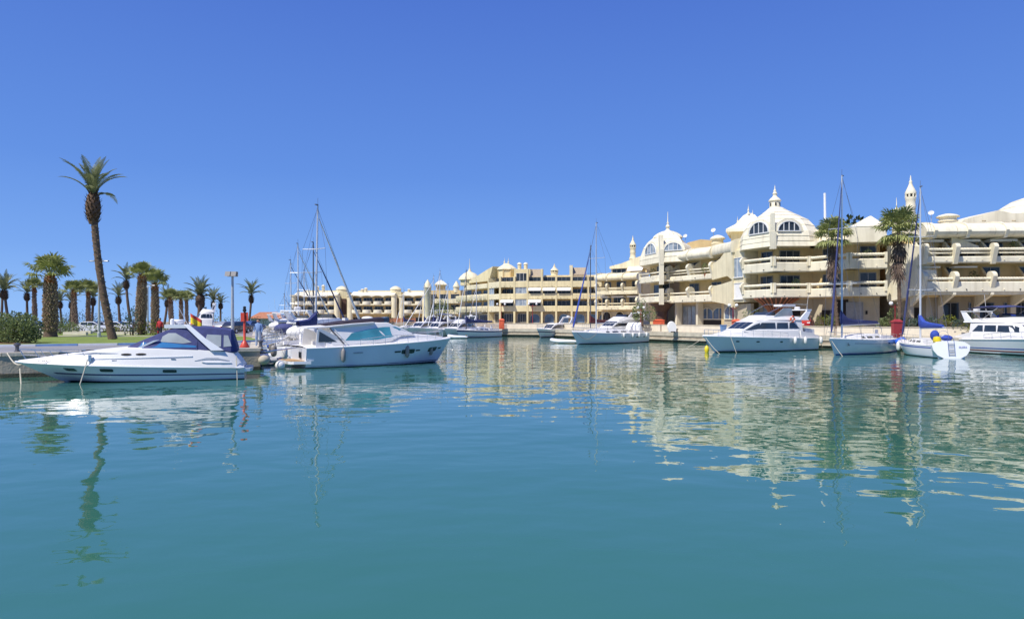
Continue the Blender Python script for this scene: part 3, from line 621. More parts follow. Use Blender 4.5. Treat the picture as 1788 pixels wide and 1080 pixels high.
# ---------------------------------------------------------------- B: yellow stepped block in the middle
Bb = thing('apartment_building', 'yellow stepped apartment block with octagonal roof pavilion in the middle distance', 'building', group='marina apartment blocks')
bp_ = [P2(853, 157), P2(873, 151), P2(898, 150.5), P2(921, 150), P2(946, 149.7), P2(971, 149.3), P2(998, 149), P2(1027, 148.6), P2(1042, 148.4), P2(1068, 148)]
BLV = [(4.6, 5.9, 0), (7.35, 8.6, 0)]; BL3 = BLV+[(9.95, 11.3, 0)]
core(Bb, bp_, 1.9, 14, 4.4, 12.4, OCHRE, 'wall'); core(Bb, bp_, 1.2, 13.8, TL-.2, 4.42, TAN, 'ground_floor_wall')
for i, (a, b_) in enumerate(zip(bp_, bp_[1:])):
    M, Ln = frame(a, b_); glaz = i == 2
    bay(Bb, a, b_, BL3, 12.6, 1.9, m=YELLOW if i else PALEY, rails=None, post=False, wins=[[(.08, .92, 3)]]*3 if not glaz else None, gm=GLASS)
    if glaz or i == 0:
        for zb in (5.95, 8.65): window(Bb, M, .2, Ln-.2 if glaz else Ln*.45, zb, zb+1.35, -.14, 3 if glaz else 2, WFRAME, CURTAIN, sill=False, name='glazed_balcony')
    if i == 2: window(Bb, M, .2, Ln-.2, 11.4, 13.2, -1.2, 3, WFRAME, GLASS, sill=False)
    for s in (0,): MB(M).box(-.2, .2, -1.88, .12, TL, 12.4 if i not in (3, 4) else 14.0).build('pier', YELLOW, Bb)
    if i in (1, 3): awning(Bb, M, .2, Ln-.2, 7.3, -.1, .5, 1.25)
    if i in (3, 4, 5): awning(Bb, M, .2, Ln-.2, 9.9, -.1, .5, .7)
    if i >= 3: arch_window(Bb, M, Ln*.5, 2.3, TL+.2, TL+1.3, -1.18, TAN, BGLASS, 0, 'arched_shop_window', .8)
    else: window(Bb, M, Ln*.2, Ln*.95, TL+.3, TL+2.2, -1.18, 4, AFRAME, GLASS, sill=False, name='shop_window')
M, Ln = frame(bp_[1], bp_[3])
MB(M).box(Ln*.45, Ln+.3, -9, -2.4, 12.4, 14.2).build('penthouse', YELLOW, Bb)
for px in (907, 918): chimney(Bb, (X(px, 155), 155, 14.0), .42, 1.75, PALEY, CREAM)
M, Ln = frame(bp_[3], bp_[4]); MB(M).prism([(-2.2, 12.0), (-2.2, 12.4), (-6, 14.4), (-6, 12)], lambda d, z: (.3, d, z), lambda d, z: (Ln-.3, d, z)).build('tiled_roof', ROOFT, Bb)
M, Ln = frame(bp_[4], bp_[-1]); MB(M).box(.3, Ln, -9, -2.3, 12.2, 12.75).build('roof_parapet', YELLOW, Bb)
M, Ln = frame(bp_[6], bp_[7]); MB(M).prism([(-2.2, 12.3), (-2.2, 12.9), (-5, 14.6), (-6, 12)], lambda d, z: (.2, d, z), lambda d, z: (Ln-.4, d, z)).build('tiled_roof', ROOFT, Bb); MB(M).box(-.5, .2, -6, -2, 12.3, 14.9).build('gable_wall', PALEY, Bb)
# octagonal pavilion
oc = P2(885, 157); oct_ = [(oc[0]+2.15*math.cos(R(22.5+45*k)), oc[1]+2.15*math.sin(R(22.5+45*k))) for k in range(8)]
MB().slab(oct_, 12.3, 14.4).build('pavilion_wall', YELLOW, Bb)
for k in range(8):
    a, b_ = oct_[k], oct_[(k+1) % 8]; Mk, Lk = frame(b_, a)
    MB().box(a[0]-.12, a[0]+.12, a[1]-.12, a[1]+.12, 12.4, 14.4).build('pavilion_post', OCHRE, Bb)
poly_dome(Bb, oct_, oc, [(1.14, 14.3), (1.1, 14.55), (.6, 15.3), (.12, 15.8)], PALEY, 'pavilion_roof', courses=False)
for dx in (-.55, .35): MB().lathe([(r*.6, z*.75) for r, z in FINIAL], (oc[0]+dx, oc[1], 15.5), 8).build('finial', PALEY, Bb, True)
# receding left wing
Bw = thing('apartment_building', 'yellow receding wing with scalloped balconies and small spired dome left of the octagonal pavilion', 'building', group='marina apartment blocks')
wp = [P2(797, 174), P2(811, 169), P2(828, 163.5), P2(851, 157.3)]
core(Bw, wp, 2.2, 12, 4.4, 12.0, OCHRE, 'wall'); core(Bw, wp, 1.4, 11.8, TL-.2, 4.42, TAN, 'ground_floor_wall')
for i, (a, b_) in enumerate(zip(wp, wp[1:])):
    bay(Bw, a, b_, BLV if i == 0 else [(4.6, 5.8, 0), (7.4, 8.6, 0), (10.1, 11.2, 0)], 12.0, 2.2, m=PALEY, rails=None, post=False, wins=[[(.1, .9, 2)], [(.1, .9, 2)], [(.4, .7, 1)]])
    M, Ln = frame(a, b_)
    for k in range(3):
        for zb, zp in ((4.7, 6.0), (7.5, 8.8)): MB(M).lathe([(.75, zb), (.95, zb+.35), (.95, zp-.1), (.85, zp)], (Ln*(k+.5)/3, -.45, 0), 14).build('balcony_bulge', PALEY, Bw, True)
    window(Bw, M, .4, Ln-.4, TL+.2, TL+2, -1.38, 3, AFRAME, GLASS, sill=False, name='shop_window')
M, Ln = frame(wp[1], wp[3])
MB(M).prism([(0, 11.8), (Ln, 11.8), (Ln+2, 15), (Ln*.9, 14.4), (Ln*.15, 12.3)], lambda s, z: (s, -6, z), lambda s, z: (s, -.4, z)).build('sloping_gable', YELLOW, Bw)
dc2 = P2(820, 170); MB().slab([(dc2[0]+2.4*math.cos(R(45*k+22)), dc2[1]+2.4*math.sin(R(45*k+22))) for k in range(8)], 11.3, 13.0).build('turret_wall', YELLOW, Bw)
MB().lathe([(2.75, 12.7), (2.75, 13.0), (2.3, 13.6), (1.5, 14.3), (.5, 14.75), (.3, 15.2), (.1, 15.8), (.03, 18)], (*dc2, 0), 16).build('turret_dome', PALEY, Bw, True)

# ---------------------------------------------------------------- A2 and A: far blocks
Bq = thing('apartment_building', 'small yellow block with pyramid-roofed tower behind the far moored sailboats', 'building', group='marina apartment blocks')
ap_ = [P2(741, 205), P2(760, 204), P2(780, 203), P2(800, 202)]
core(Bq, ap_, 2, 12, TL-1, 11.6, OCHRE, 'wall')
for i, (a, b_) in enumerate(zip(ap_, ap_[1:])):
    bay(Bq, a, b_, [(4.4, 5.7, 0), (7.6, 9, 0)], 11.3, 2, m=PALEY, rails=None, post=False, wins=[[(.15, .9, 2)]]*2)
    M, Ln = frame(a, b_); window(Bq, M, .5, Ln-.5, 1.6, 3.6, -1.98, 3, AFRAME, GLASS, sill=False)
MB().lathe([(1.1, 1), (1.1, 12.2), (1.25, 12.4), (.9, 13.3), (.4, 14.2), (.05, 14.8)], (X(747, 204), 203.6, 0), 14).build('round_turret', PALEY, Bq, True)
MB().slab([P2(761, 207), P2(778, 207), P2(778, 212), P2(761, 212)], 11, 13.4).build('tower', YELLOW, Bq)
poly_dome(Bq, [P2(759, 206), P2(780, 206), P2(780, 213), P2(759, 213)], P2(769.5, 209), [(1, 13.3), (.97, 13.6), (.5, 14.4), (.05, 14.9)], CREAM, 'pyramid_roof', courses=False)
MB().lathe([(.9, 11), (.9, 12.4), (1.1, 12.6), (.6, 13.6), (.1, 14.4)], (X(796, 203), 205, 0), 12).build('round_turret', PALEY, Bq, True)
Ba = thing('apartment_building', 'long low far yellow block with scalloped white roof edge and round balconies', 'building', group='marina apartment blocks')
segs_ = [(512, 588), (611, 688), (701, 742)]; Ya = 234
for j, (p0, p1) in enumerate(segs_):
    pts = [P2(p0, Ya), P2(p1, Ya-.6)]; core(Ba, pts, 2.2, 12, TL-1, 11, TAN if 0 else OCHRE, 'wall'); M, Ln = frame(*pts); n = 4 if j < 2 else 2
    for k in range(n):
        a, b_ = lerp2(pts[0], pts[1], k/n), lerp2(pts[0], pts[1], (k+1)/n)
        bay(Ba, a, b_, [(4.7, 5.2, 0), (7.6, 8.2, 0)], 10.6, 2.2, m=PALEY, rails=None, post=False, wins=[[(.1, .9, 3)]]*2, lip=False)
        Mk, Lk = frame(a, b_)
        for zb in (4.75, 7.65): MB(Mk).lathe([(1.25, zb), (1.55, zb+.3), (1.55, zb+1.25), (1.4, zb+1.35)], (Lk/2, -.7, 0), 16).build('round_balcony', CREAM, Ba, True)
        MB(Mk).prism([(.0, 10.5), (Lk*.25, 10.85), (Lk*.5, 10.95), (Lk*.75, 10.85), (Lk, 10.5), (Lk, 11.1), (0, 11.1)], lambda s, z: (s, -.1, z), lambda s, z: (s, .35, z)).build('scalloped_valance', CREAM, Ba)
        window(Ba, Mk, .3, Lk-.3, 1.6, 3.5, -2.19, 3, AFRAME, GLASS, sill=False, name='shop_window')
    MB(M).prism([(.34, 11.0), (-4.5, 12.5), (-7, 12.5), (-7, 10.9), (.34, 10.9)], lambda d, z: (0, d, z), lambda d, z: (Ln, d, z)).build('white_roof', CREAM, Ba)
    MB(M).box(1, Ln-1, -9, -7.1, 11, 13.0).build('attic', YELLOW, Ba)
    for s in (0, Ln): MB(M).lathe([(1.0, TL-1), (1.0, 10.6), (1.25, 10.8), (1.25, 11.2)], (s, -.3, 0), 14).build('round_pier', PALEY, Ba, True)
for px in (600, 694):
    MB().box(X(px-11, Ya+3), X(px+7, Ya+3), Ya+2.5, Ya+9, TL-1, 12.4).build('stair_tower', YELLOW, Ba); MB().box(X(px-4, Ya+2), X(px+4, Ya+2), Ya+2.1, Ya+2.6, 4.5, 10).build('stair_opening', BROWN, Ba)
    MB().lathe([(1.9, 12.3), (1.9, 13.2), (2.1, 13.3), (1.5, 14), (.6, 14.4), (.1, 14.5)], (X(px-3, Ya+5), Ya+5, 0), 14).build('stair_dome', PALEY, Ba, True)
    MB().box(X(px-3, Ya), X(px+3, Ya), Ya+2.2, Ya+2.45, TL-.6, TL+1.6).build('door', mat('grey_door', (.16, .17, .2), .5), Ba)
for px, h_ in ((556, 2.2), (566, 2.6), (634, 1.2), (640, 1.6), (715, 1.2)): chimney(Ba, (X(px, Ya+5), Ya+4, 12.2), .5, h_, PALEY, CREAM)
# low terracotta roofed house far left of the boats, red hoarding
Bh = thing('low_house', 'low house with terracotta roof beyond the masts left of the far yellow block', 'house')
MB().slab([P2(438, 195), P2(500, 195), P2(500, 204), P2(438, 204)], .8, 3.2).build('wall', WALLW, Bh)
poly_dome(Bh, [P2(434, 194), P2(504, 194), P2(504, 205), P2(434, 205)], P2(469, 199.5), [(1, 3.15), (.97, 3.35), (.45, 5.0)], TERRA, 'tiled_roof', courses=False)
MB().slab([P2(677, 214), P2(733, 213), P2(733, 213.3), P2(677, 214.3)], QL, QL+2.1)
for k, (p0, p1) in enumerate(((672, 700), (701, 726))):
    hd = thing('hoarding', ['terracotta red hoarding fence below the far block, left panel', 'terracotta red hoarding fence below the far block, right panel'][k], 'fence', group='red hoardings')
    for i in range(7):
        q0, q1 = p0+(p1-p0)*i/7, p0+(p1-p0)*(i+.94)/7; MB().box(X(q0, 213), X(q1, 213), 212.9, 213.05, QL, QL+2.0).build('panel', TERRA, hd)
# ================================================================ BOATS
def sm(t): t = max(0, min(1, t)); return t*t*(3-2*t)
def grid_panel(poly, f, off, nx=14, nz=4, thick=.05):
    """x-monotone outline filled with a fine grid that follows a curved side, with a rim"""
    xs_ = sorted({p[0] for p in poly}); x0, x1 = xs_[0], xs_[-1]; cuts = sorted(set(xs_) | {x0+(x1-x0)*k/nx for k in range(nx+1)}); fr = []; bk = []
    for x in cuts:
        x = min(max(x, x0+1e-5), x1-1e-5); zz = []
        for a, b_ in zip(poly, poly[1:]+poly[:1]):
            if (a[0]-x)*(b_[0]-x) <= 0 and abs(a[0]-b_[0]) > 1e-9: zz.append(a[1]+(b_[1]-a[1])*(x-a[0])/(b_[0]-a[0]))
        lo, hi = min(zz), max(zz); fr.append([f(x, lo+(hi-lo)*k/nz, off) for k in range(nz+1)]); bk.append([f(x, lo+(hi-lo)*k/nz, off-thick) for k in range(nz, -1, -1)])
    return MB().loft([a+b_ for a, b_ in zip(fr, bk)])
class Hull:
    """local frame: +x bow, z=0 waterline"""
    def __init__(s, L, B, zs, zb, ws=.86, mw=.84, mwb=.35, rake=1.2, draft=.45, tm=.42, p=2.2, trake=0, dip=0, rnd_=1.25):
        s.__dict__.update(L=L, B=B, zs=zs, zb=zb, ws=ws, mw=mw, mwb=mwb, rake=rake, draft=draft, tm=tm, p=p, trake=trake, dip=dip, rr=rnd_)
    def hb(s, t):
        f = s.ws+(1-s.ws)*math.sin(math.pi/2*min(t/s.tm, 1)) if t < s.tm else max(0, 1-((t-s.tm)/(1-s.tm))**s.p)
        return s.B/2*f
    def sheer(s, t): return s.zs+(s.zb-s.zs)*t**1.4-s.dip*math.sin(math.pi*t)
    def pt(s, t, zf, off=0):
        zt = s.sheer(t); z = zf*zt if zf >= 0 else zf*s.draft
        mw = s.mw+(s.mwb-s.mw)*sm((t-.35)/.65)
        k = 1-(1-mw)*max(0, 1-zf)**s.rr if zf >= 0 else mw*(1-abs(zf))**.6
        x = -s.L/2+t*s.L-s.rake*max(0, 1-zf)*sm((t-.45)/.55)**1.6
        if t < .2: x += s.trake*(1-zf)*(1-t/.2)
        y = s.hb(t)*k
        return Vector((x, y+off, z))
    def mesh(s, m_, B, name='hull', z0=-1, z1=1, smooth=True):
        T = [i/26 for i in range(27)]; V = [1, .88, .72, .55, .38, .2, .06, -.25, -.7, -1]; mb = MB()
        secs = []
        for t in T:
            r = [s.pt(t, v) for v in V]; secs.append(r+[Vector((p.x, -p.y, p.z)) for p in reversed(r)])
        mb.loft(secs, close=False); n = len(secs[0]); mb.f.append(tuple(range(n)))
        return mb.build(name, m_, B, smooth)
    def deck(s, m_, B, camber=.06, inset=.0, drop=.0, name='deck', t0=0, t1=1):
        mb = MB(); secs = []
        for i in range(25):
            t = t0+(t1-t0)*i/24; p = s.pt(t, 1); y = max(.001, p.y-inset); secs.append([(p.x, y, p.z-drop+.004), (p.x, y*.5, p.z-drop+camber), (p.x, 0, p.z-drop+camber*1.3), (p.x, -y*.5, p.z-drop+camber), (p.x, -y, p.z-drop+.004)])
        mb.loft(secs, close=False); return mb.build(name, m_, B, True)
    def band(s, zf0, zf1, m_, B, name, t0=0, t1=1, off=.012, sides=(1, -1)):
        for sd in sides:
            mb = MB(); secs = []
            for i in range(27):
                t = t0+(t1-t0)*i/26; a = s.pt(t, zf0, off); b_ = s.pt(t, zf1, off)
                secs.append([(a.x, a.y*sd, a.z), (b_.x, b_.y*sd, b_.z), (b_.x, (b_.y-off*1.8)*sd, b_.z+.004), (a.x, (a.y-off*1.8)*sd, a.z-.004)])
            mb.loft(secs); mb.build(name, m_, B, True)
    def rail_strake(s, m_, B, r=.035, name='rubbing_strake', zf=1.0, t0=0, t1=1):
        for sd in (1, -1):
            MB().tube([(p.x, p.y*sd, p.z) for p in (s.pt(t0+(t1-t0)*i/24, zf) for i in range(25))], r, 6).build(name, m_, B, True)
    def port(s, t, zf, w, h_, m_, B, name='porthole', sides=(1, -1), n=12, e=2.6):
        """rounded window let into the hull side"""
        for sd in sides:
            c = s.pt(t, zf); pl = []
            for k in range(n):
                q = 2*math.pi*k/n; cx = math.copysign(abs(math.cos(q))**(2/e), math.cos(q)); cy = math.copysign(abs(math.sin(q))**(2/e), math.sin(q))
                tt = t+cx*w/2/s.L; zz = zf+cy*h_/2/s.sheer(t); pl.append((tt, zz))
            def f(tt, zz, o_): q = s.pt(tt, zz, o_); return (q.x, q.y*sd, q.z)
            grid_panel(pl, f, .016, 8, 3).build(name, m_, B, True)
    def rails(s, B, t0, t1, h_=.6, n=7, inset=.12, m_=None, r=.018, lean=0, mid=True):
        m_ = m_ or STEEL; mb = MB()
        for sd in (1, -1):
            top = []
            for i in range(n+1):
                t = t0+(t1-t0)*i/n; p = s.pt(t, 1); y = max(.03, p.y-inset)*sd; q = (p.x+lean, y, p.z+h_*(.75+.25*min(1, i/2))); top.append(q)
                mb.tube([(p.x, y, p.z), q], r*.8, 5)
            mb.tube(top, r, 5)
            if mid: mb.tube([(a[0]-lean*.5, a[1], a[2]-h_*.45) for a in top], r*.5, 4)
        return mb.build('guard_rail', m_, B, True, kind=None)

class Cabin:
    """loft of (x, zb, zt, wb, wt) sections with rounded shoulders"""
    def __init__(s, st, r=.12): s.st = st; s.r = r
    def sec(s, x, zb, zt, wb, wt):
        r = min(s.r, wt*.6, max(.01, (zt-zb)*.45)); pts = [(wb, zb), (wt, zt-r), (wt-r*.3, zt-r*.3), (wt-r, zt), (wt*.4, zt+.03)]
        return [(x, y, z) for y, z in pts]+[(x, -y, z) for y, z in reversed(pts)]
    def build(s, name, m_, B, smooth=True): return MB().loft([s.sec(*q) for q in s.st]).build(name, m_, B, smooth)
    def side(s, x, z):
        st = sorted(s.st)
        for a, b_ in zip(st, st[1:]):
            if a[0] <= x <= b_[0]:
                f = (x-a[0])/max(1e-6, b_[0]-a[0]); _, zb, zt, wb, wt = [u+(v-u)*f for u, v in zip(a, b_)]; break
        else: _, zb, zt, wb, wt = st[0] if x < st[0][0] else st[-1]
        zt -= s.r; g_ = max(0, min(1, (z-zb)/max(1e-6, zt-zb))); return wb+(wt-wb)*g_
    def panel(s, poly, m_, B, name='side_window', off=.02, sides=(1, -1)):
        """poly in (x, z) laid on the cabin side, finely enough to follow it"""
        out = []
        for sd in sides: out.append(grid_panel(poly, lambda x, z, o_: (x, sd*(s.side(x, z)+o_), z), off).build(name, m_, B, True))
        return out
    def front(s, i, j, f0, f1, wf, m_, B, name='windscreen', off=.02, n=2):
        """panes on the sloping top between two stations"""
        a, b_ = s.st[i], s.st[j]
        def P(f, y): w = a[4]+(b_[4]-a[4])*f; return Vector((a[0]+(b_[0]-a[0])*f, y*w*wf, a[2]+(b_[2]-a[2])*f+off+.03*(1-abs(y))))
        for k in range(n):
            y0 = -1+2*(k+.02)/n; y1 = -1+2*(k+.98)/n
            c = [P(f0, y0), P(f0, y1), P(f1, y1), P(f1, y0)]
            MB().add(c+[p-Vector((0, 0, .05)) for p in c], [(0,1,2,3),(7,6,5,4),(0,4,5,1),(1,5,6,2),(2,6,7,3),(3,7,4,0)]).build(name, m_, B)

def place(name, label, cat, bow, stern, group=None):
    b_, s_ = Vector(bow[:2]), Vector(stern[:2]); c = (b_+s_)/2; d = b_-s_
    o = thing(name, label, cat, (c.x, c.y, 0), math.atan2(d.y, d.x), group); return o, d.length
def wpt(B, p):
    return Matrix.Translation(B.location) @ Matrix.Rotation(B.rotation_euler[2], 4, 'Z') @ Vector(p)
fender_id = []
def fender(B, hull, t, label, sd=1, m_=None, L=.62, r=.13, zf=.55, ball=False, cord=.35, group='hanging fenders'):
    p = hull.pt(t, zf); top = hull.pt(t, 1)
    y = max(p.y, top.y if zf > .7 else p.y+.02)+r+.02; c = wpt(B, (p.x, y*sd, p.z)); tp = wpt(B, (top.x, (top.y+.03)*sd, top.z+.1))
    f = thing('fender', label, 'fender', c, 0, group)
    if ball: MB().sphere((0, 0, 0), r, 10).build('body', m_ or FEND, f, True)
    else: MB().lathe([(r*.25, -L/2-.05), (r*.6, -L/2), (r, -L/2+r*.7), (r, L/2-r*.7), (r*.6, L/2), (r*.3, L/2+.07)], (0, 0, 0), 12).build('body', m_ or FEND, f, True)
    MB().tube([(0, 0, (r if ball else L/2)-.02), tuple(tp-c)], .014, 5).build('cord', WIREL, f)
    return f
def mrope(B, a, b_, sag=.25, r=.02, m_=None):
    a, b_ = Vector(a), Vector(b_); MB().tube([a+(b_-a)*k/8-Vector((0, 0, sag*math.sin(math.pi*k/8))) for k in range(9)], r, 5).build('mooring_rope', m_ or WIREL, B)
def side_text(B, hull, t, zf, txt, size, m_, sd, tilt, shear=0, off=.03, up=0):
    me = text_mesh(txt, size, m_, shear); p = hull.pt(t, zf, off)
    o = inst(me, 'lettering', B, (p.x, p.y*sd, p.z+up), (R(90)+tilt, 0, R(180) if sd > 0 else 0)); return o

# ---------------------------------------------------------------- 1: sports cruiser with navy canopy (left)
b1, L1 = place('motor_cruiser', 'white sports cruiser with navy canopy moored along the left quay', 'motorboat', P2(27, 33.0), P2(442, 36.5))
# near side is starboard-looking local +y or -y?  bow points left, so the camera sees local +y
H1 = Hull(L1*.965, 3.5, .62, 1.02, ws=.9, mw=.86, mwb=.45, rake=2.0, draft=.4, p=2.6, rnd_=1.0)
h1 = H1.mesh(GELB, b1); h1.location.x = L1*.0175
for f in (lambda: H1.band(.42, .50, NAVY, h1, 'boot_stripe', 0, .93), lambda: H1.band(-.12, .06, ANTI, h1, 'antifouling_band', 0, .97), lambda: H1.rail_strake(GEL, h1, .05)): f()
for t, zf in ((.33, .72), (.60, .74), (.78, .72)): H1.port(t, zf, .62, .15, DGLASS, h1, 'hull_window', n=24, e=7)
# deck moulding: rises from the strake to a rounded topside, foredeck crown
half = L1/2
def bx(f): return half-f*L1           # fraction from the bow tip -> local x
D1 = Cabin([(bx(.012), 1.0, 1.06, .10, .06), (bx(.06), .98, 1.13, .58, .42), (bx(.13), .95, 1.24, 1.02, .80), (bx(.22), .90, 1.38, 1.35, 1.12), (bx(.35), .83, 1.56, 1.62, 1.38), (bx(.47), .78, 1.68, 1.72, 1.48),
    (bx(.6), .73, 1.66, 1.75, 1.52), (bx(.75), .67, 1.58, 1.74, 1.52), (bx(.86), .63, 1.5, 1.72, 1.5), (bx(.915), .61, 1.4, 1.70, 1.46), (bx(.945), .58, 1.0, 1.66, 1.42), (bx(.962), .55, .7, 1.62, 1.4)], .16)
d1 = D1.build('deck_moulding', GELW, b1)
for q in range(2):
    x = bx(.467+.06*q); D1.panel([(x+.24*math.cos(2*math.pi*k/10), 1.36+.055*math.sin(2*math.pi*k/10)) for k in range(10)], DARK, d1, 'oval_port', .015)
D1.panel([(bx(.17), 1.13), (bx(.17), 1.16), (bx(.74), 1.25), (bx(.74), 1.21)], GEL, d1, 'moulded_ledge', .035)
for f in (.2, .29): MB().box(bx(f)-.28, bx(f)+.28, -.3, .3, 1.3+.9*(f-.16), 1.42+.95*(f-.16)).build('deck_hatch', DGLASS, d1)
for f in (.10, .42, .66): MB().tube([(bx(f)-.1, D1.side(bx(f), 1.1)+.02, 1.05+f*.1), (bx(f)+.1, D1.side(bx(f), 1.1)+.02, 1.05+f*.1)], .022, 6).build('cleat', STEEL, d1)
# swoosh vent by the stern
D1.panel([(bx(.75), 1.0), (bx(.80), 1.14), (bx(.85), 1.12), (bx(.9), .98), (bx(.85), 1.03), (bx(.8), 1.05)], mat('vent_grey', (.34, .38, .42), .5), d1, 'side_vent', .02)
D1.panel([(bx(.78), .94), (bx(.9), .91), (bx(.91), .86), (bx(.8), .89)], GEL, d1, 'side_vent_lip', .05)
# swim platform
MB().slab([(bx(.945), 1.55), (bx(.945), -1.55), (bx(.99), -1.4), (bx(1.0), -.9), (bx(1.0), .9), (bx(.99), 1.4)], .40, .56).build('swim_platform', GEL, b1)
# windscreen, canopy and arch
W1 = Cabin([(bx(.465), 1.6, 1.72, 1.16, 1.04), (bx(.53), 1.6, 2.05, 1.42, 1.16), (bx(.625), 1.58, 2.5, 1.46, 1.1), (bx(.66), 1.58, 2.62, 1.47, 1.1), (bx(.76), 1.55, 2.64, 1.48, 1.12)], .1)
w1 = W1.build('windscreen_hood', NAVY, b1)
W1.panel([(bx(.475), 1.66), (bx(.53), 1.93), (bx(.60), 1.95), (bx(.755), 1.74), (bx(.755), 1.66)], BLGLASS, w1, 'windscreen_pane', .012)
W1.panel([(bx(.575), 1.98), (bx(.635), 2.38), (bx(.665), 2.38), (bx(.735), 1.92), (bx(.7), 1.86)], VINYL, w1, 'canopy_window', .014)
W1.front(0, 2, .05, .5, .9, BLGLASS, w1, 'windscreen_pane', .02, 3)
MB().loft([[(x, y, z) for x, z in ((bx(.575), 2.02), (bx(.60), 2.06), (bx(.525), 1.66), (bx(.505), 1.66))] for y in (1.30, 1.36)]).build('windscreen_strut', GEL, b1)
MB().slab([(bx(.615), 1.0), (bx(.615), -1.0), (bx(.725), -1.18), (bx(.725), 1.18)], 2.62, 2.80).build('hardtop', GEL, b1)
for sd in (1, -1):
    MB().loft([[(bx(.70), sd*1.22, 2.78), (bx(.725), sd*1.22, 2.78), (bx(.725), sd*1.08, 2.78), (bx(.70), sd*1.08, 2.78)], [(bx(.762), sd*1.44, 2.1), (bx(.795), sd*1.44, 2.1), (bx(.795), sd*1.3, 2.1), (bx(.762), sd*1.3, 2.1)],
        [(bx(.82), sd*1.60, 1.50), (bx(.875), sd*1.60, 1.50), (bx(.875), sd*1.46, 1.5), (bx(.82), sd*1.46, 1.5)]]).build('arch_leg', GEL, b1)
K1 = Cabin([(bx(.72), 1.5, 2.68, 1.44, 1.1), (bx(.80), 1.5, 2.66, 1.46, 1.16), (bx(.86), 1.5, 2.6, 1.46, 1.16), (bx(.905), 1.42, 2.5, 1.44, 1.14), (bx(.93), 1.38, 1.6, 1.42, 1.1)], .09)
k1 = K1.build('cockpit_canopy', NAVY, b1)
K1.panel([(bx(.79), 1.86), (bx(.80), 2.3), (bx(.862), 2.26), (bx(.862), 1.68), (bx(.835), 1.68)], VINYL, k1, 'canopy_window', .014); K1.panel([(bx(.873), 1.66), (bx(.873), 2.26), (bx(.892), 2.24), (bx(.908), 1.7)], VINYL, k1, 'canopy_window', .014)
MB().lathe([(.22, 2.8), (.26, 2.86), (.26, 3.0), (.2, 3.06)], (bx(.665), 0, 0), 14).build('radar_dome', GELW, b1, True); MB().lathe([(.09, 2.8), (.11, 2.9), (.1, 3.05), (.03, 3.1)], (bx(.64), .3, 0), 10).build('searchlight', GELW, b1, True)
MB().tube([(bx(.70), -.5, 2.78), (bx(.64), -.5, 4.1)], .012, 5).build('aerial', WPAINT, b1)
H1.rails(b1, .40, .97, .62, 8, .25, lean=.34)
me = text_mesh('7ª MA-2-32-09', .17, INKK); inst(me, 'lettering', d1, (bx(.16), D1.side(bx(.16), 1.07)+.07, 1.07), (R(62), 0, R(180+8)))
side_text(b1, H1, .875, 1.32, 'Sol y Mar', .10, INKK, 1, R(-35), .3, off=-.17) if False else None
mrope(b1, (bx(.02), .1, .7), (bx(.045), .8, -.2), .05, .03); mrope(b1, (bx(.315), 1.55, 1.15), (bx(.29), 2.0, -.2), .03, .028); mrope(b1, (bx(.93), 1.5, 1.2), (bx(.935), 1.75, -.1), .03, .022); mrope(b1, (bx(.03), -.2, .95), (bx(-.09), -2.0, 1.35), .3, .028)
MB().box(bx(.33), bx(.318), 1.45, 1.56, 1.05, 1.36).build('cleat_guard', STEEL, b1)
# ensign on the cruiser
fl = thing('ensign_flag', 'red and yellow striped flag above the navy canopy of the left cruiser', 'flag', wpt(b1, (bx(.715), -.9, 2.35)), b1.rotation_euler[2])
MB().tube([(0, 0, 0), (.1, 0, 1.05)], .015, 5).build('flag_staff', WPAINT, fl)
for k, (m_, z0, z1) in enumerate(((REDP, 0, .18), (YEL, .18, .5), (REDP, .5, .68))):
    secs = []
    for i in range(9):
        x = .08-.07*i; y = .05*math.sin(i*1.1); dz = -.045*i; secs.append([(x, y, .35+z0+dz), (x, y, .35+z1+dz), (x, y+.012, .35+z1+dz), (x, y+.012, .35+z0+dz)])
    MB().loft(secs).build('flag_stripe', m_, fl)

# ---------------------------------------------------------------- 2: flybridge yacht with turquoise glass
b2, L2 = place('motor_yacht', 'white motor yacht with turquoise side glass and dark flybridge cover', 'motorboat', P2(786, 49.8), P2(494, 43.2))
H2 = Hull(L2*.92, 3.9, 1.25, 1.66, ws=.92, mw=.88, mwb=.55, rake=1.1, draft=.5, p=2.5, rnd_=1.1)
h2 = H2.mesh(GELB, b2); h2.location.x = L2*.04
xs = lambda f: -L2/2+f*L2
H2.band(-.15, .10, ANTI, h2, 'antifouling_band', 0, .99); H2.rail_strake(GEL, h2, .045)
for t, w, h_ in ((.555, .5, .11), (.635, 1.15, .3), (.715, .42, .1), (.86, .95, .3), (.935, .35, .1)): H2.port(t, .62 if w < .8 else .60, w, h_, DGLASS, h2, 'hull_window', (-1, 1), 24, 6)
H2.port(.30, .68, .7, .10, mat('vent_grey', (.34, .38, .42), .5), h2, 'hull_vent')
H2.deck(GELW, h2, .1)
C2 = Cabin([(xs(.19), 1.25, 1.6, 1.72, 1.6), (xs(.24), 1.25, 1.6, 1.72, 1.5), (xs(.46), 1.35, 1.66, 1.68, 1.45), (xs(.55), 1.4, 1.76, 1.6, 1.35), (xs(.62), 1.45, 1.98, 1.5, 1.25), (xs(.72), 1.5, 2.02, 1.28, 1.0), (xs(.83), 1.55, 1.93, .95, .7), (xs(.94), 1.58, 1.78, .35, .2)], .14)
c2 = C2.build('coachroof', GELW, b2)
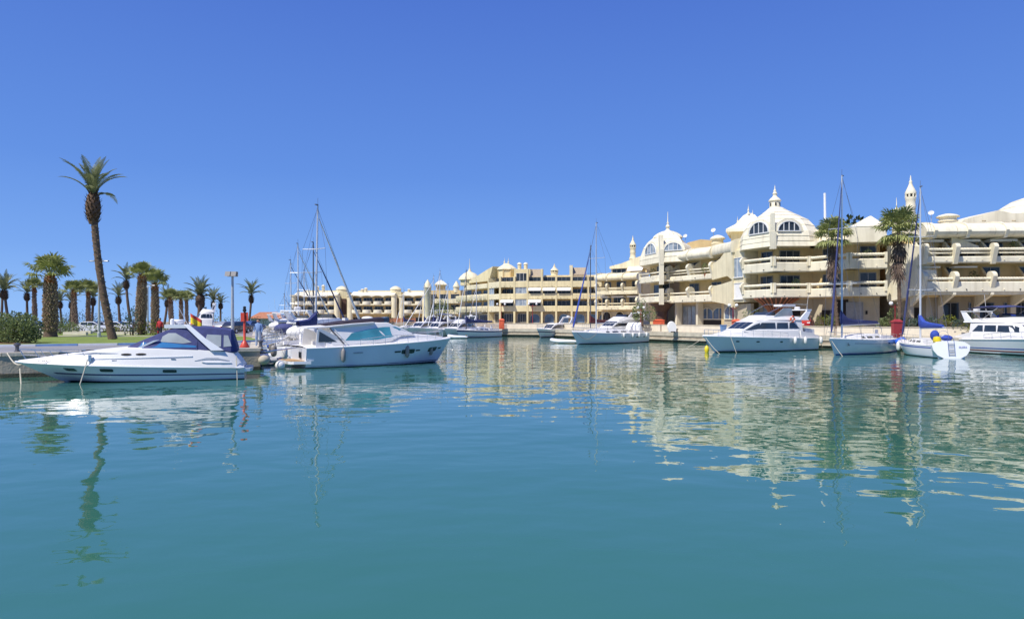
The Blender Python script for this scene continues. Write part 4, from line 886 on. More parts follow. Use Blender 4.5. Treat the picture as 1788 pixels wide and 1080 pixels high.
S2 = Cabin([(xs(.22), 1.4, 2.58, 1.6, 1.3), (xs(.34), 1.45, 2.78, 1.58, 1.22), (xs(.46), 1.5, 2.86, 1.55, 1.2), (xs(.56), 1.6, 2.82, 1.48, 1.12), (xs(.63), 1.95, 2.55, 1.3, 1.0), (xs(.72), 1.98, 2.06, 1.05, .85)], .16)
s2 = S2.build('deck_saloon', GELW, b2)
S2.panel([(xs(.295), 1.7), (xs(.335), 2.16), (xs(.43), 2.4), (xs(.52), 2.54), (xs(.60), 2.56), (xs(.705), 2.08), (xs(.62), 2.0), (xs(.55), 1.85), (xs(.48), 1.72)], TGLASS, s2, 'saloon_window', .012)
S2.front(3, 5, .12, .92, .92, TGLASS, s2, 'windscreen_pane', .015, 3)
# hardtop overhang with aft struts
MB().loft([[(xs(f), y*w, z) for y, z in ((1, z0), (1, z0+.08), (0, z0+.16), (-1, z0+.08), (-1, z0), (0, z0+.03))] for f, w, z0 in ((.10, 1.1, 2.46), (.2, 1.36, 2.52), (.34, 1.4, 2.68), (.47, 1.3, 2.78))]).build('hardtop', GELW, b2, True)
for sd in (1, -1):
    MB().tube([(xs(.215), sd*1.3, 2.5), (xs(.285), sd*1.62, 1.5)], .05, 6).build('hardtop_strut', DALU, b2); MB().tube([(xs(.235), sd*1.3, 2.5), (xs(.305), sd*1.62, 1.5)], .035, 6).build('hardtop_strut', GEL, b2)
    MB().prism([(xs(.15), 1.62), (xs(.155), 2.3), (xs(.25), 1.62)], lambda x, z: (x, sd*1.5, z), lambda x, z: (x, sd*1.54, z)).build('cockpit_side_window', DGLASS, b2)
    MB().prism([(xs(.135), 1.25), (xs(.145), 2.42), (xs(.165), 2.45), (xs(.29), 1.75), (xs(.29), 1.25)], lambda x, z: (x, sd*1.44, z), lambda x, z: (x, sd*1.5, z)).build('cockpit_coaming', GELW, b2)
# flybridge with dark cover
MB().loft([[(xs(f), y*w, z) for y, z in ((1, z0), (.85, z1), (0, z1+.06), (-.85, z1), (-1, z0))] for f, w, z0, z1 in ((.2, .9, 2.68, 2.72), (.3, 1.05, 2.78, 2.90), (.42, 1.0, 2.84, 3.02), (.5, .95, 2.86, 3.12), (.54, .9, 2.88, 3.16))]).build('flybridge_cover', BLACKC, b2)
MB().loft([[(xs(.54), y, z) for y, z in ((.85, 2.9), (-.85, 2.9), (-.8, 3.15), (.8, 3.15))], [(xs(.575), y, z) for y, z in ((.8, 2.84), (-.8, 2.84), (-.75, 3.2), (.75, 3.2))]]).build('flybridge_screen', DGLASS, b2)
MB().sphere((xs(.47), 0, 3.12), .4, 10, .35).build('covered_seat', WHITEC, b2, True); MB().box(xs(.33), xs(.35), -.3, .3, 2.85, 3.15).build('seat_back', WHITEC, b2)
MB().slab([(xs(.0), 1.2), (xs(.0), -1.2), (xs(.02), -1.55), (xs(.105), -1.75), (xs(.105), 1.75), (xs(.02), 1.55)], .28, .45).build('swim_platform', GEL, b2)
for k in range(9): MB().box(xs(.008), xs(.1), -1.4+.312*k, -1.4+.312*k+.29, .45, .475).build('teak_plank', TEAK, b2)
MB().loft([[(xs(.085), y, z) for y, z in ((1.7, .46), (-1.7, .46), (-1.7, 1.26), (1.7, 1.26))], [(xs(.12), y, z) for y, z in ((1.72, .46), (-1.72, .46), (-1.72, 1.27), (1.72, 1.27))]]).build('transom', GEL, b2)
MB().box(xs(.075), xs(.086), -.75, -.3, .62, 1.0).build('transom_locker', DGLASS, b2)
H2.rails(b2, .36, .985, .55, 8, .12)
MB().tube([(xs(.09), -.6, 1.3), (xs(-.12), -1.5, 1.1)], .035, 6).build('passerelle', STEEL, b2); MB().tube([(xs(.09), -.3, 1.3), (xs(-.12), -1.2, 1.1)], .035, 6).build('passerelle', STEEL, b2)
mrope(b2, (xs(.99), 0, 1.6), (xs(1.06), -.6, -.2), .1)
for t, z, lb in ((.21, .58, 'grey fender nearest the stern of the turquoise-glazed yacht'), (.63, .6, 'grey fender over the middle hull window of the turquoise-glazed yacht'), (.86, .6, 'grey fender over the bow hull window of the turquoise-glazed yacht')):
    fender(b2, H2, t+.04, lb, -1, FENDG, .75, .14, z)
fb = thing('fender', 'large white ball fender afloat at the stern platform of the turquoise-glazed yacht', 'fender', (X(489, 42.0), 42.0, .22)); MB().sphere((0, 0, 0), .30, 12).build('body', FEND, fb, True); MB().tube([(0, 0, .28), (.5, .3, .45)], .015, 5).build('cord', WIREL, fb)

# ---------------------------------------------------------------- generic flybridge / cabin cruisers
def cruiser(name, label, bow, stern, B=3.6, zs=1.05, zb=1.5, fly=True, hullm=None, bimini=None, arch=True, stripe=None, glass=None, roof=2.55, group=None, ports=3, det=True):
    o, L_ = place(name, label, 'motorboat', bow, stern, group); x = lambda f: -L_/2+f*L_
    h_ = Hull(L_, B, zs, zb, ws=.9, mw=.86, mwb=.5, rake=L_*.10, draft=.45, p=2.3, rnd_=1.1); hm = h_.mesh(hullm or GELB, o)
    h_.band(-.2, .07, ANTI, hm, 'antifouling_band', 0, .985); h_.rail_strake(GEL, hm, .05); h_.deck(GELW, hm, .1)
    if stripe: h_.band(.6, .72, stripe, hm, 'hull_stripe')
    for k in range(ports): h_.port(.42+.16*k+(.05 if k else 0), .70, .42, .13, DGLASS, hm, 'porthole', n=8)
    tr = Cabin([(x(.22), zs, roof-.95, B*.44, B*.43), (x(.56), zs+.1, roof-.92, B*.42, B*.4), (x(.72), zs+.2, roof-1.0, B*.33, B*.29), (x(.88), zb-.12, zb+.12, B*.18, B*.13), (x(.95), zb-.05, zb+.05, B*.07, B*.05)], .12); tc = tr.build('coachroof', GELW, o)
    sa = Cabin([(x(.17), zs+.1, roof, B*.42, B*.37), (x(.52), zs+.3, roof, B*.4, B*.35), (x(.60), zs+.4, roof-.12, B*.36, B*.3), (x(.72), roof-1.02, roof-.95, B*.3, B*.26)], .12); sc = sa.build('saloon', GELW, o)
    zb0, zt0 = roof-.80, roof-.24
    for f0, f1 in ((.2, .305), (.315, .43), (.44, .57)):
        sk = .05; sa.panel([(x(f0), zb0), (x(f0+(sk if f0 < .25 else 0)), zt0), (x(f1-.01), zt0), (x(f1+.03 if f1 > .5 else f1), zb0)], glass or DGLASS, sc, 'side_window', .012)
    sa.panel([(x(.585), zb0), (x(.575), zt0-.02), (x(.62), zt0-.2), (x(.70), zb0-.12)], glass or DGLASS, sc, 'side_window', .012)
    sa.front(2, 3, .1, .85, .9, glass or DGLASS, sc, 'windscreen_pane', .015, 3)
    MB().box(x(.02), x(.2), -B*.4, B*.4, zs+.0, zs+.12).build('cockpit_floor', GELW, o)
    for sd in (1, -1): MB().loft([[(x(.0), sd*B*.42, zs), (x(.0), sd*B*.39, zs), (x(.0), sd*B*.39, zs+.25), (x(.0), sd*B*.42, zs+.25)], [(x(.2), sd*B*.44, zs), (x(.2), sd*B*.4, zs), (x(.2), sd*B*.39, zs+.75), (x(.2), sd*B*.42, zs+.75)]]).build('cockpit_coaming', GELW, o)
    if fly:
        fb_ = Cabin([(x(.10), roof+.0, roof+.12, B*.38, B*.38), (x(.2), roof+.02, roof+.36, B*.38, B*.34), (x(.48), roof+.02, roof+.46, B*.34, B*.28), (x(.575), roof-.02, roof+.06, B*.28, B*.22)], .1); fb_.build('flybridge', GELW, o)
        MB().prism([(x(.40), roof+.42), (x(.46), roof+.42), (x(.42), roof+.78), (x(.395), roof+.78)], lambda a, z: (a, -B*.24, z), lambda a, z: (a, B*.24, z)).build('fly_screen', glass or DGLASS, o)
    if arch:
        for sd in (1, -1): MB().loft([[(x(.12), sd*B*.38, roof), (x(.2), sd*B*.38, roof), (x(.2), sd*B*.34, roof), (x(.12), sd*B*.34, roof)], [(x(.05), sd*B*.33, roof+1.0), (x(.09), sd*B*.33, roof+1.0), (x(.09), sd*B*.3, roof+1.0), (x(.05), sd*B*.3, roof+1.0)]]).build('radar_arch_leg', GEL, o)
        MB().box(x(.05), x(.1), -B*.34, B*.34, roof+.98, roof+1.08).build('radar_arch', GEL, o); MB().lathe([(.24, roof+1.08), (.28, roof+1.14), (.28, roof+1.28), (.2, roof+1.34)], (x(.075), 0, 0), 12).build('radar_dome', GELW, o, True)
        MB().tube([(x(.07), B*.25, roof+1.0), (x(.05), B*.25, roof+2.6)], .014, 4).build('aerial', WPAINT, o)
    if bimini:
        zz = roof+1.35; MB().loft([[(x(f), y*B*.36, zz+z+d) for y, z in ((1, 0), (.5, .1), (0, .13), (-.5, .1), (-1, 0), (0, .07))] for f, d in ((.12, -.12), (.2, .02), (.38, .06), (.46, -.05))]).build('bimini', bimini, o)
        for f in (.14, .43):
            for sd in (1, -1): MB().tube([(x(f), sd*B*.35, zz-.05), (x(.28), sd*B*.35, roof+.3)], .02, 5).build('bimini_pole', STEEL, o)
    if det: h_.rails(o, .35, .985, .6, 8, .1)
    return o, h_, L_
# 6: right of centre
b6, H6, L6 = cruiser('motor_cruiser', 'white flybridge cruiser with orange lifebuoy moored before the domed block', P2(1227, 62.2), P2(1404, 69.6), 4.1, 1.18, 1.52, roof=2.95, hullm=GELB)
x6 = lambda f: -L6/2+f*L6
MB().prism([(x6(.235), 3.3), (x6(.43), 3.35), (x6(.33), 4.12), (x6(.25), 4.12)], lambda a, z: (a, 1.2, z), lambda a, z: (a, 1.24, z)).build('fly_side_screen', VINYL, b6)
MB().loft([[(x6(.12), y, z) for y, z in ((1.42, 1.3), (-1.42, 1.3), (-1.36, 2.2), (1.36, 2.2))], [(x6(.02), y, z) for y, z in ((1.42, 1.25), (-1.42, 1.25), (-1.36, 2.05), (1.36, 2.05))]]).build('cockpit_cover', WHITEC, b6)
for sd in (1, -1): MB().tube([(x6(.08), sd*1.2, 4.05), (x6(.08), sd*1.2, 4.5), (x6(.3), sd*1.2, 4.52), (x6(.5), sd*1.1, 3.5)], .022, 5).build('bimini_frame', STEEL, b6)
MB().box(x6(.14), x6(.28), -.5, .5, 4.3, 4.5).build('folded_bimini', WHITEC, b6)
lb = thing('lifebuoy', 'orange lifebuoy on the flybridge side of the white cruiser', 'lifebuoy', wpt(b6, (x6(.275), 1.62, 3.05)), b6.rotation_euler[2])
MB().tube([(.26*math.cos(2*math.pi*k/16), 0, .26*math.sin(2*math.pi*k/16)) for k in range(17)], .085, 8, cap=False).build('ring', ORANGE, lb, True)
for k in range(4): q = R(45+90*k); MB().tube([(.26*math.cos(q-.15), 0, .26*math.sin(q-.15)), (.26*math.cos(q+.15), 0, .26*math.sin(q+.15))], .092, 8).build('band', WPAINT, lb)
for t, z, l_ in ((.30, .8, 'white fender amidships on the flybridge cruiser'), (.19, .8, 'white fender near the stern quarter of the flybridge cruiser'), (.01, .8, 'long white fender at the stern corner of the flybridge cruiser')): fender(b6, H6, t, l_, 1, FEND, .6, .15, z)
mrope(b6, (x6(.98), 0, 1.45), (x6(1.02), 2.4, -.1), .1); mrope(b6, (x6(.98), 0, 1.45), (x6(1.06), -2.4, -.1), .1); mrope(b6, (x6(.85), 1.3, 1.5), (x6(.84), 1.9, -.1), .02)
by = thing('mooring_buoy', 'yellow mooring buoy under the bow of the flybridge cruiser', 'buoy', (X(1234, 62.6), 62.6, .32)); MB().lathe([(.02, -.42), (.14, -.38), (.2, -.2), (.21, .0), (.17, .18), (.08, .27), (.05, .36)], (0, 0, 0), 12).build('float', YEL, by, True); MB().tube([(.09*math.cos(a), 0, .42+.09*math.sin(a)) for a in [2*math.pi*k/10 for k in range(11)]], .02, 5).build('ring', STEEL, by)
# 9: far right, cut by the frame
b9, H9, L9 = cruiser('motor_cruiser', 'white cruiser with navy bimini cut off by the right edge of the view', P2(1893, 52.5), P2(1693, 65.2), 3.9, 1.15, 1.55, roof=2.75, bimini=NAVY, hullm=GEL, ports=0, stripe=None)
H9.band(.18, .26, mat('maroon_stripe', (.22, .04, .03), .4), b9, 'boot_stripe'); H9.band(.36, .42, BLUEC, b9, 'hull_stripe')
for t, l_ in ((.12, 'white fender nearest the stern of the cruiser cut by the right edge'), (.24, 'round white fender second from the stern of the cruiser at the right edge'), (.44, 'large white fender below the cabin of the cruiser at the right edge')): fender(b9, H9, t, l_, 1, FEND, .75, .17, .62)
x9 = lambda f: -L9/2+f*L9
MB().tube([(x9(.16), 1.35, 1.2), (x9(.19), 1.35, 3.2)], .04, 6).build('side_pole', WPAINT, b9); MB().tube([(x9(.42), 1.2, 2.7), (x9(.5), 1.2, 6.2)], .03, 5).build('aerial', WPAINT, b9)
MB().sphere((x9(.38), 0, 3.3), .8, 10, .35).build('fly_cover', BLUEC, b9, True)
# others
cruiser('motorboat', 'small white cabin boat with dark hull stripe behind the inflatable dinghy', P2(937, 112), P2(996, 121), 3.0, .95, 1.45, fly=False, roof=2.3, stripe=NAVY, hullm=GEL, arch=True, ports=0)
cruiser('motor_yacht', 'white motor yacht with dark oval window behind the white ketch', P2(1030, 91.5), P2(1122, 103), 3.6, 1.2, 1.6, fly=True, roof=2.9, hullm=GEL, ports=0)
for k, (pb, Yb, ps, Ys, fl_, lb_) in enumerate(((640, 64, 508, 53.5, True, 'white flybridge cruiser close behind the turquoise-glazed yacht'), (575, 86, 486, 75, True, 'white cruiser with a white cockpit cover third along the left quay'),
        (545, 116, 474, 103, False, 'small white cruiser farthest along the left quay'))):
    o, h_, L_ = cruiser('motor_cruiser', lb_, P2(pb, Yb), P2(ps, Ys), 3.4, 1.1, 1.5, fly=fl_, roof=2.7, hullm=GEL, ports=1, group='boats moored stern-to along the left quay')
    MB().sphere((-L_*.36, 0, 2.0), 1.35, 10, .45).build('cockpit_cover', [WHITEC, NAVY, WHITEC][k], o, True)
for k, (pb, Yb, ps, Ys, lb_) in enumerate(((712, 122, 760, 138, 'white cabin cruiser leftmost in the far row before the red hoarding'), (742, 114, 790, 128, 'white cabin cruiser second from left in the far row of boats'),
        (776, 112, 826, 123, 'pale flybridge boat in the middle of the far row of boats'))):
    cruiser('motor_cruiser', lb_, P2(pb, Yb), P2(ps, Ys), 3.2, 1.05, 1.5, fly=k == 2, roof=2.5, hullm=GEL, ports=1, bimini=NAVY if k == 1 else None, group='boats in the far row', det=False)
cruiser('motor_cruiser', 'white flybridge boat in the basin beyond the left palms', P2(330, 97), P2(378, 99), 3.2, 2.0, 2.4, fly=True, roof=4.0, hullm=GEL, ports=1, det=False).__class__

# ---------------------------------------------------------------- sailing boats
def mf_for(bow, stern, px):
    k = (px-894)/F; b_, q = bow, stern; t = (k*q[1]-q[0])/((b_[0]-q[0])-k*(b_[1]-q[1])); return 1-t
def sailboat(name, label, bow, stern, B=3.3, mast=14, mf=.42, zs=1.0, zb=1.25, hullm=None, cover=None, furl=None, mastm=None, stripe=None, boot=None, group=None, det=True, lean=0, spread=2, boom=True, jib=.13, trake=0):
    o, L_ = place(name, label, 'sailboat', bow, stern, group); x = lambda f: -L_/2+f*L_
    h_ = Hull(L_, B, zs, zb, ws=.72, mw=.9, mwb=.55, rake=L_*.07, draft=.5, tm=.45, p=2.0, trake=trake, dip=.06, rnd_=1.9); hm = h_.mesh(hullm or GEL, o)
    h_.band(-.2, .06, boot or ANTI, hm, 'antifouling_band', 0, .985); h_.rail_strake(GELW, hm, .03); h_.deck(GELW, hm, .08)
    if stripe: h_.band(.80, .88, stripe, hm, 'hull_stripe')
    zd = zs+.06
    cr = Cabin([(x(.30), zd-.05, zd+.42, B*.33, B*.27), (x(.42), zd-.05, zd+.45, B*.34, B*.27), (x(.62), zd, zd+.38, B*.28, B*.2), (x(.74), zb-.05, zb+.1, B*.17, B*.11)], .1); cc_ = cr.build('coachroof', GELW, o)
    for f0, f1 in ((.34, .43), (.46, .54), (.57, .62)): cr.panel([(x(f0), zd+.12), (x(f0+.01), zd+.28), (x(f1-.01), zd+.27), (x(f1), zd+.13)], DGLASS, cc_, 'cabin_window', .01)
    for sd in (1, -1): MB().loft([[(x(f), sd*B*.30, zd), (x(f), sd*B*.26, zd), (x(f), sd*B*.26, zd+q), (x(f), sd*B*.29, zd+q)] for f, q in ((.06, .25), (.3, .35))]).build('cockpit_coaming', GELW, o)
    MB().tube([(x(.13)+.02, .38*math.cos(2*math.pi*k/14), zd+.75+.38*math.sin(2*math.pi*k/14)) for k in range(15)], .018, 5, cap=False).build('steering_wheel', STEEL, o); MB().box(x(.14), x(.16), -.1, .1, zd-.1, zd+.8).build('binnacle', GELW, o)
    xm = x(1-mf); mt = MB().tube([(xm, 0, zd+.2), (xm-lean*.5, 0, mast*.5), (xm-lean, 0, mast)], [.085, .08, .055], 8).build('mast', mastm or ALU, o, True)
    MB().tube([(xm-lean, 0, mast), (xm-lean, 0, mast+.55)], .015, 4).build('masthead_aerial', WIRE, mt); MB().box(xm-lean-.3, xm-lean+.02, -.05, .05, mast-.02, mast+.06).build('masthead', WIRE, mt)
    for k in range(spread):
        z = zd+(mast-zd)*(k+1)/(spread+1)*1.02; MB().tube([(xm-.12, B*.33, z+.03), (xm, 0, z), (xm-.12, -B*.33, z+.03)], .028, 5).build('spreader', mastm or ALU, mt)
    r = .013
    for nm, p, q in (('forestay', (x(.985), 0, zb+.05), (xm-lean, 0, mast-.3)), ('backstay', (x(.01), 0, zs+.1), (xm-lean, 0, mast))): MB().tube([p, q], r, 4).build(nm, WIRE, o)
    for sd in (1, -1):
        zz = zd+(mast-zd)*spread/(spread+1)*1.02
        MB().tube([(xm-.1, sd*B*.44, zd), (xm-.12, sd*B*.33, zz), (xm-lean, 0, mast-.2)], r, 4).build('shroud', WIRE, o); MB().tube([(xm-.35, sd*B*.44, zd), (xm, 0, zd+(mast-zd)*.52)], r, 4).build('shroud', WIRE, o)
    if furl:
        a, b_ = Vector((x(.975), 0, zb+.5)), Vector((xm-lean+.12, 0, mast-1.0)); MB().tube([a+(b_-a)*f for f in (0, .03, .3, .7, 1)], [.05, jib, jib*.9, jib*.62, .03], 8).build('furled_jib', furl, o, True)
    if boom:
        bz = zd+1.25; MB().tube([(xm, 0, bz), (x(.10), 0, bz+.12)], .06, 8).build('boom', mastm or ALU, o, True)
        if cover: MB().loft([[(X_, w*math.cos(q), bz+.1+hh*.5+hh*.55*math.sin(q)) for q in [2*math.pi*k/8 for k in range(8)]] for X_, w, hh in ((xm+.13, .13, 1.2), (xm-.1, .2, 1.0), (xm-L_*.08, .22, .55), (xm-L_*.2, .2, .4), (x(.14), .12, .25))]).build('sail_cover', cover, o, True)
    if det:
        h_.rails(o, .03, .98, .55, 9, .08, r=.014)
        MB().tube([(x(.985), -.25, zb+.55), (x(1.0), 0, zb+.6), (x(.985), .25, zb+.55)], .02, 5).build('pulpit', STEEL, o)
    return o, h_, L_
# 7: bow to the left, blue ball fenders
b7, H7, L7 = sailboat('sailboat', 'pale sailboat with navy sail cover and two blue ball fenders', P2(1449, 57.6), P2(1543, 66.0), 3.6, 15.5, mf_for(P2(1449, 57.6), P2(1543, 66.0), 1470), 1.2, 1.42, hullm=GELB, cover=NAVY, furl=NAVY, boot=BLUEC, jib=.10)
for t, zf, l_ in ((.14, .78, 'blue ball fender nearer the bow of the pale sailboat'), (.02, .85, 'blue ball fender at the stern of the pale sailboat')): fender(b7, H7, t, l_, 1, FENDB, r=.36, zf=zf, ball=True)
H7.port(.30, .72, .35, .13, DGLASS, b7, 'porthole'); side_text(b7, H7, .865, .66, 'Sita', .34, INKK, 1, R(-6), .35, off=.06)
H7.band(.72, .74, NAVY, b7, 'pin_stripe', .05, .8); mrope(b7, (L7*.48, 0, 1.3), (L7*.52, 1.2, -.1), .05)
# 8: stern toward us
b8, H8, L8_ = sailboat('sailboat', 'white sailboat with broad white transom and boarding ladder toward the viewer', P2(1574, 62.5), P2(1660, 53.4), 3.0, 14.4, mf_for(P2(1574, 62.5), P2(1660, 53.4), 1607), .95, 1.15, hullm=GEL, cover=BLUEC, furl=NAVY, stripe=BLUEC, jib=.10, trake=-.1)
# broad transom plate standing proud of the stern
tp = MB(); pl = [(1.36*math.cos(R(a)), .92+.0*a) for a in (0,)]
out = [(-1.38, 1.02), (-1.3, .6), (-1.05, .25), (-.6, .0), (0, -.08), (.6, .0), (1.05, .25), (1.3, .6), (1.38, 1.02), (1.0, 1.28), (.4, 1.36), (-.4, 1.36), (-1.0, 1.28)]
tp.prism(out, lambda y, z: (-L8_/2+.30-.12*z, y, z), lambda y, z: (-L8_/2-.05-.22*(1-z), y, z)); t8 = tp.build('transom', GEL, b8)
xl = -L8_/2-.09
for y in (-.2, .25): MB().tube([(xl-.2, y, .25), (xl-.02, y, 1.25), (xl+.1, y, 1.5)], .02, 5).build('ladder_rail', STEEL, b8)
for z in (.3, .5, .7, .95, 1.15): MB().tube([(xl-.24+.2*z, -.2, z), (xl-.24+.2*z, .25, z)], .024, 5).build('ladder_rung', DALU, b8)
me = text_mesh('FILIPPA', .19, INKB, .1); o = inst(me, 'lettering', b8, (-L8_/2-.135, -.82, .88), (R(90), 0, R(-90)))
MB().lathe([(.05, 0), (.27, .06), (.3, .3), (.24, .5), (.06, .55)], (-L8_/2+.55, .75, 1.15), 12).build('horseshoe_buoy', YEL, b8, True)
MB().sphere((-L8_/2+1.4, .55, 1.75), .33, 10, 1.3).build('outboard_cover', BLUEC, b8, True); MB().sphere((-L8_/2+1.5, -.3, 1.55), .5, 8, .5).build('rolled_dodger', BLUEC, b8, True); MB().box(-L8_/2+1.3, -L8_/2+1.5, .45, .65, 1.0, 1.5).build('outboard_bracket', DALU, b8)
for t, l_ in ((.93, 'white fender nearest the bow of the white-transomed sailboat'), (.84, 'white fender second from the bow of the white-transomed sailboat')): fender(b8, H8, t, l_, 1, FEND, .7, .17, .6)
# 5: white sailboat in the centre, and the dark-masted one behind
b5, H5, L5 = sailboat('sailboat', 'long white sailboat with tall pale mast in the centre of the basin', P2(999, 81.5), P2(1119, 92.0), 3.8, 15.0, mf_for(P2(999, 81.5), P2(1119, 92.0), 1041), 1.2, 1.5, hullm=GEL, furl=None, cover=None, boom=True)
for t, l_ in ((.47, 'white fender closest to the mast of the long white sailboat'), (.33, 'white fender second from the mast of the long white sailboat'), (.22, 'white fender third from the mast of the long white sailboat'), (.08, 'white fender nearest the stern of the long white sailboat')): fender(b5, H5, t, l_, 1, FEND, .55, .15, .82)
for t in (.48, .27, .14): H5.port(t-.035, .62, .5, .12, DGLASS, b5, 'hull_window')
mrope(b5, (L5*.47, .4, 1.4), (L5*.30, 1.4, 1.3), .75, .035, FENDG)
MB().loft([[(-L5*.40, y, z) for y, z in ((1.2, 1.4), (-1.2, 1.4), (-1.0, 2.6), (1.0, 2.6))], [(-L5*.36, y, z) for y, z in ((1.2, 1.4), (-1.2, 1.4), (-.9, 2.2), (.9, 2.2))]]).build('cockpit_cover', WHITEC, b5)
sailboat('sailboat', 'sailboat with dark mast, blue furled jib and maroon sail cover behind the long white sailboat', P2(998, 95), P2(1090, 106), 3.4, 13.6, mf_for(P2(998, 95), P2(1090, 106), 1031), 1.1, 1.35, hullm=GEL, furl=BLUEC, cover=MAROON, mastm=DALU, jib=.13, group='sailboats')
# left quay sailing boats, from near to far
lf = [(640, 58, 502, 49.5, 11.8, 550, ALU, 'sailboat with tall bright mast beside the turquoise-glazed yacht', NAVY, 'w', -.32), (612, 80, 494, 67.5, 11.2, 547, DALU, 'sailboat with grey mast just left of the tall bright mast', WHITEC, None, 0),
      (588, 92, 486, 79, 12.2, 521, ALU, 'sailboat with slender mast fourth along the left quay', WHITEC, None, .1), (572, 98, 483, 90, 11.0, 509, ALU, 'sailboat with mast and dark furled jib fifth along the left quay', BLUEC, None, .15),
      (558, 112, 478, 97, 10.6, 531, ALU, 'sailboat with thin mast behind the leaning stays of the left row', NAVY, None, 0), (535, 128, 470, 118, 7.5, 497, ALU, 'farthest sailboat of the left row with short mast', NAVY, None, 0)]
for k, (pb, Yb, ps, Ys, mh, mf_, mm, lb_, cv, fu, ln) in enumerate(lf):
    sailboat('sailboat', lb_, P2(pb, Yb), P2(ps, Ys), 3.3, mh, mf_for(P2(pb, Yb), P2(ps, Ys), mf_), 1.1, 1.35, hullm=GEL, cover=cv, furl=[WHITEC, NAVY, WHITEC, NAVY, WHITEC, NAVY][k], mastm=mm, group='sailboats moored along the left quay', lean=ln, jib=.1, det=k < 3)
fr = [(706, 124, 768, 138, 11.5, 757, 'far sailboat with pale mast and white furled jib before the small yellow tower', WHITEC, NAVY), (746, 117, 797, 130, 11.6, 768, 'far sailboat with the tallest mast of the far row', WHITEC, NAVY), (765, 113, 806, 124, 9.0, 782, 'far sailboat with thin mast second from right of the far row', WHITEC, WHITEC),
      (797, 110, 868, 119, 11.0, 814, 'far sailboat with dark-striped hull at the right end of the far row', WHITEC, NAVY)]
for k, (pb, Yb, ps, Ys, mh, mf_, lb_, fu, cv) in enumerate(fr):
    o, h_, L_ = sailboat('sailboat', lb_, P2(pb, Yb), P2(ps, Ys), 3.1, mh, mf_for(P2(pb, Yb), P2(ps, Ys), mf_), 1.05, 1.3, hullm=GEL, furl=fu, cover=cv, group='boats in the far row', det=False, jib=.075, mastm=[ALU, ALU, ALU, DALU][k])
    if k == 3: h_.band(.78, .95, NAVY, o, 'hull_stripe')
for k, (pb, Yb, ps, Ys, mh, mp, lb_) in enumerate(((690, 146, 728, 160, 9.5, 705, 'distant sailboat left of the far row near the red hoarding'), (728, 140, 770, 152, 10.5, 741, 'distant sailboat behind the leftmost cabin cruisers of the far row'), (815, 124, 852, 136, 10.0, 832, 'distant sailboat behind the dark-striped hull of the far row'))):
    sailboat('sailboat', lb_, P2(pb, Yb), P2(ps, Ys), 3.0, mh, mf_for(P2(pb, Yb), P2(ps, Ys), mp), 1.05, 1.3, hullm=GEL, furl=WHITEC, cover=NAVY, group='boats in the far row', det=False, jib=.06)
# inflatable dinghies
def dinghy(label, c, rz, L_=3.2, m_=None, z=.0):
    o = thing('inflatable_dinghy', label, 'dinghy', (*c, z), rz, 'inflatable dinghies'); r = .24; w = .62
    pth = [(-L_/2, w, .22), (L_*.15, w, .24), (L_*.36, w*.75, .3), (L_*.47, w*.3, .38), (L_*.5, 0, .4), (L_*.47, -w*.3, .38), (L_*.36, -w*.75, .3), (L_*.15, -w, .24), (-L_/2, -w, .22)]
    MB().tube(pth, [r*.5]+[r]*7+[r*.5], 10).build('tube', m_ or GREYC, o, True)
    MB().box(-L_*.42, L_*.38, -w+.05, w-.05, .06, .12).build('floor', GREYC, o); MB().box(-L_*.44, -L_*.41, -w+.1, w-.1, .05, .55).build('transom_board', TEAK, o); MB().box(-.1, .12, -w, w, .36, .41).build('thwart', GELW, o)
    return o
dinghy('white inflatable dinghy at the bow of the long white sailboat', P2(986, 86.5), R(170), 3.3, GEL)
dinghy('pale dinghy by the dark-striped boat of the far row', P2(800, 107.5), R(178), 3.0, GEL)
dinghy('grey inflatable slung behind the stern of the turquoise-glazed yacht', P2(487, 47.5), R(40), 3.0, GREYC)
dinghy('white inflatable at the second stern along the left quay', P2(478, 52.5), R(35), 3.0, GEL)
dinghy('grey inflatable at the third stern along the left quay', P2(480, 60.0), R(40), 3.0, GREYC)
# gangways and hanging fenders at the moored sterns
for k, (pa, Ya_, pb, Yb_, lb_) in enumerate(((457, 44.5, 487, 48.6, 'narrow gangway to the stern nearest the quay corner'), (458, 50.0, 494, 52.6, 'narrow gangway to the second stern along the left quay'), (459, 58.5, 492, 62.0, 'narrow gangway to the third stern along the left quay'), (460, 70, 488, 74, 'narrow gangway to the fourth stern along the left quay'))):
    a, b_ = Vector((*P2(pa, Ya_), QL+.05)), Vector((*P2(pb, Yb_), 1.45)); t = thing('gangway', lb_, 'gangway', tuple(a), 0, 'gangways'); d = b_-a; n = Vector((d.y, -d.x, 0)).normalized()*.18
    MB().loft([[tuple(q+n), tuple(q-n), tuple(q-n+Vector((0, 0, .06))), tuple(q+n+Vector((0, 0, .06)))] for q in (Vector((0, 0, 0)), d)]).build('plank', STEEL, t)
    for i in range(4): q = d*(i+.5)/4+n; MB().tube([q, q+Vector((0, 0, .75))], .016, 5).build('stanchion', STEEL, t)
    MB().tube([d*.125+n+Vector((0, 0, .75)), d*.875+n+Vector((0, 0, .75))], .014, 5).build('hand_line', WIREL, t)
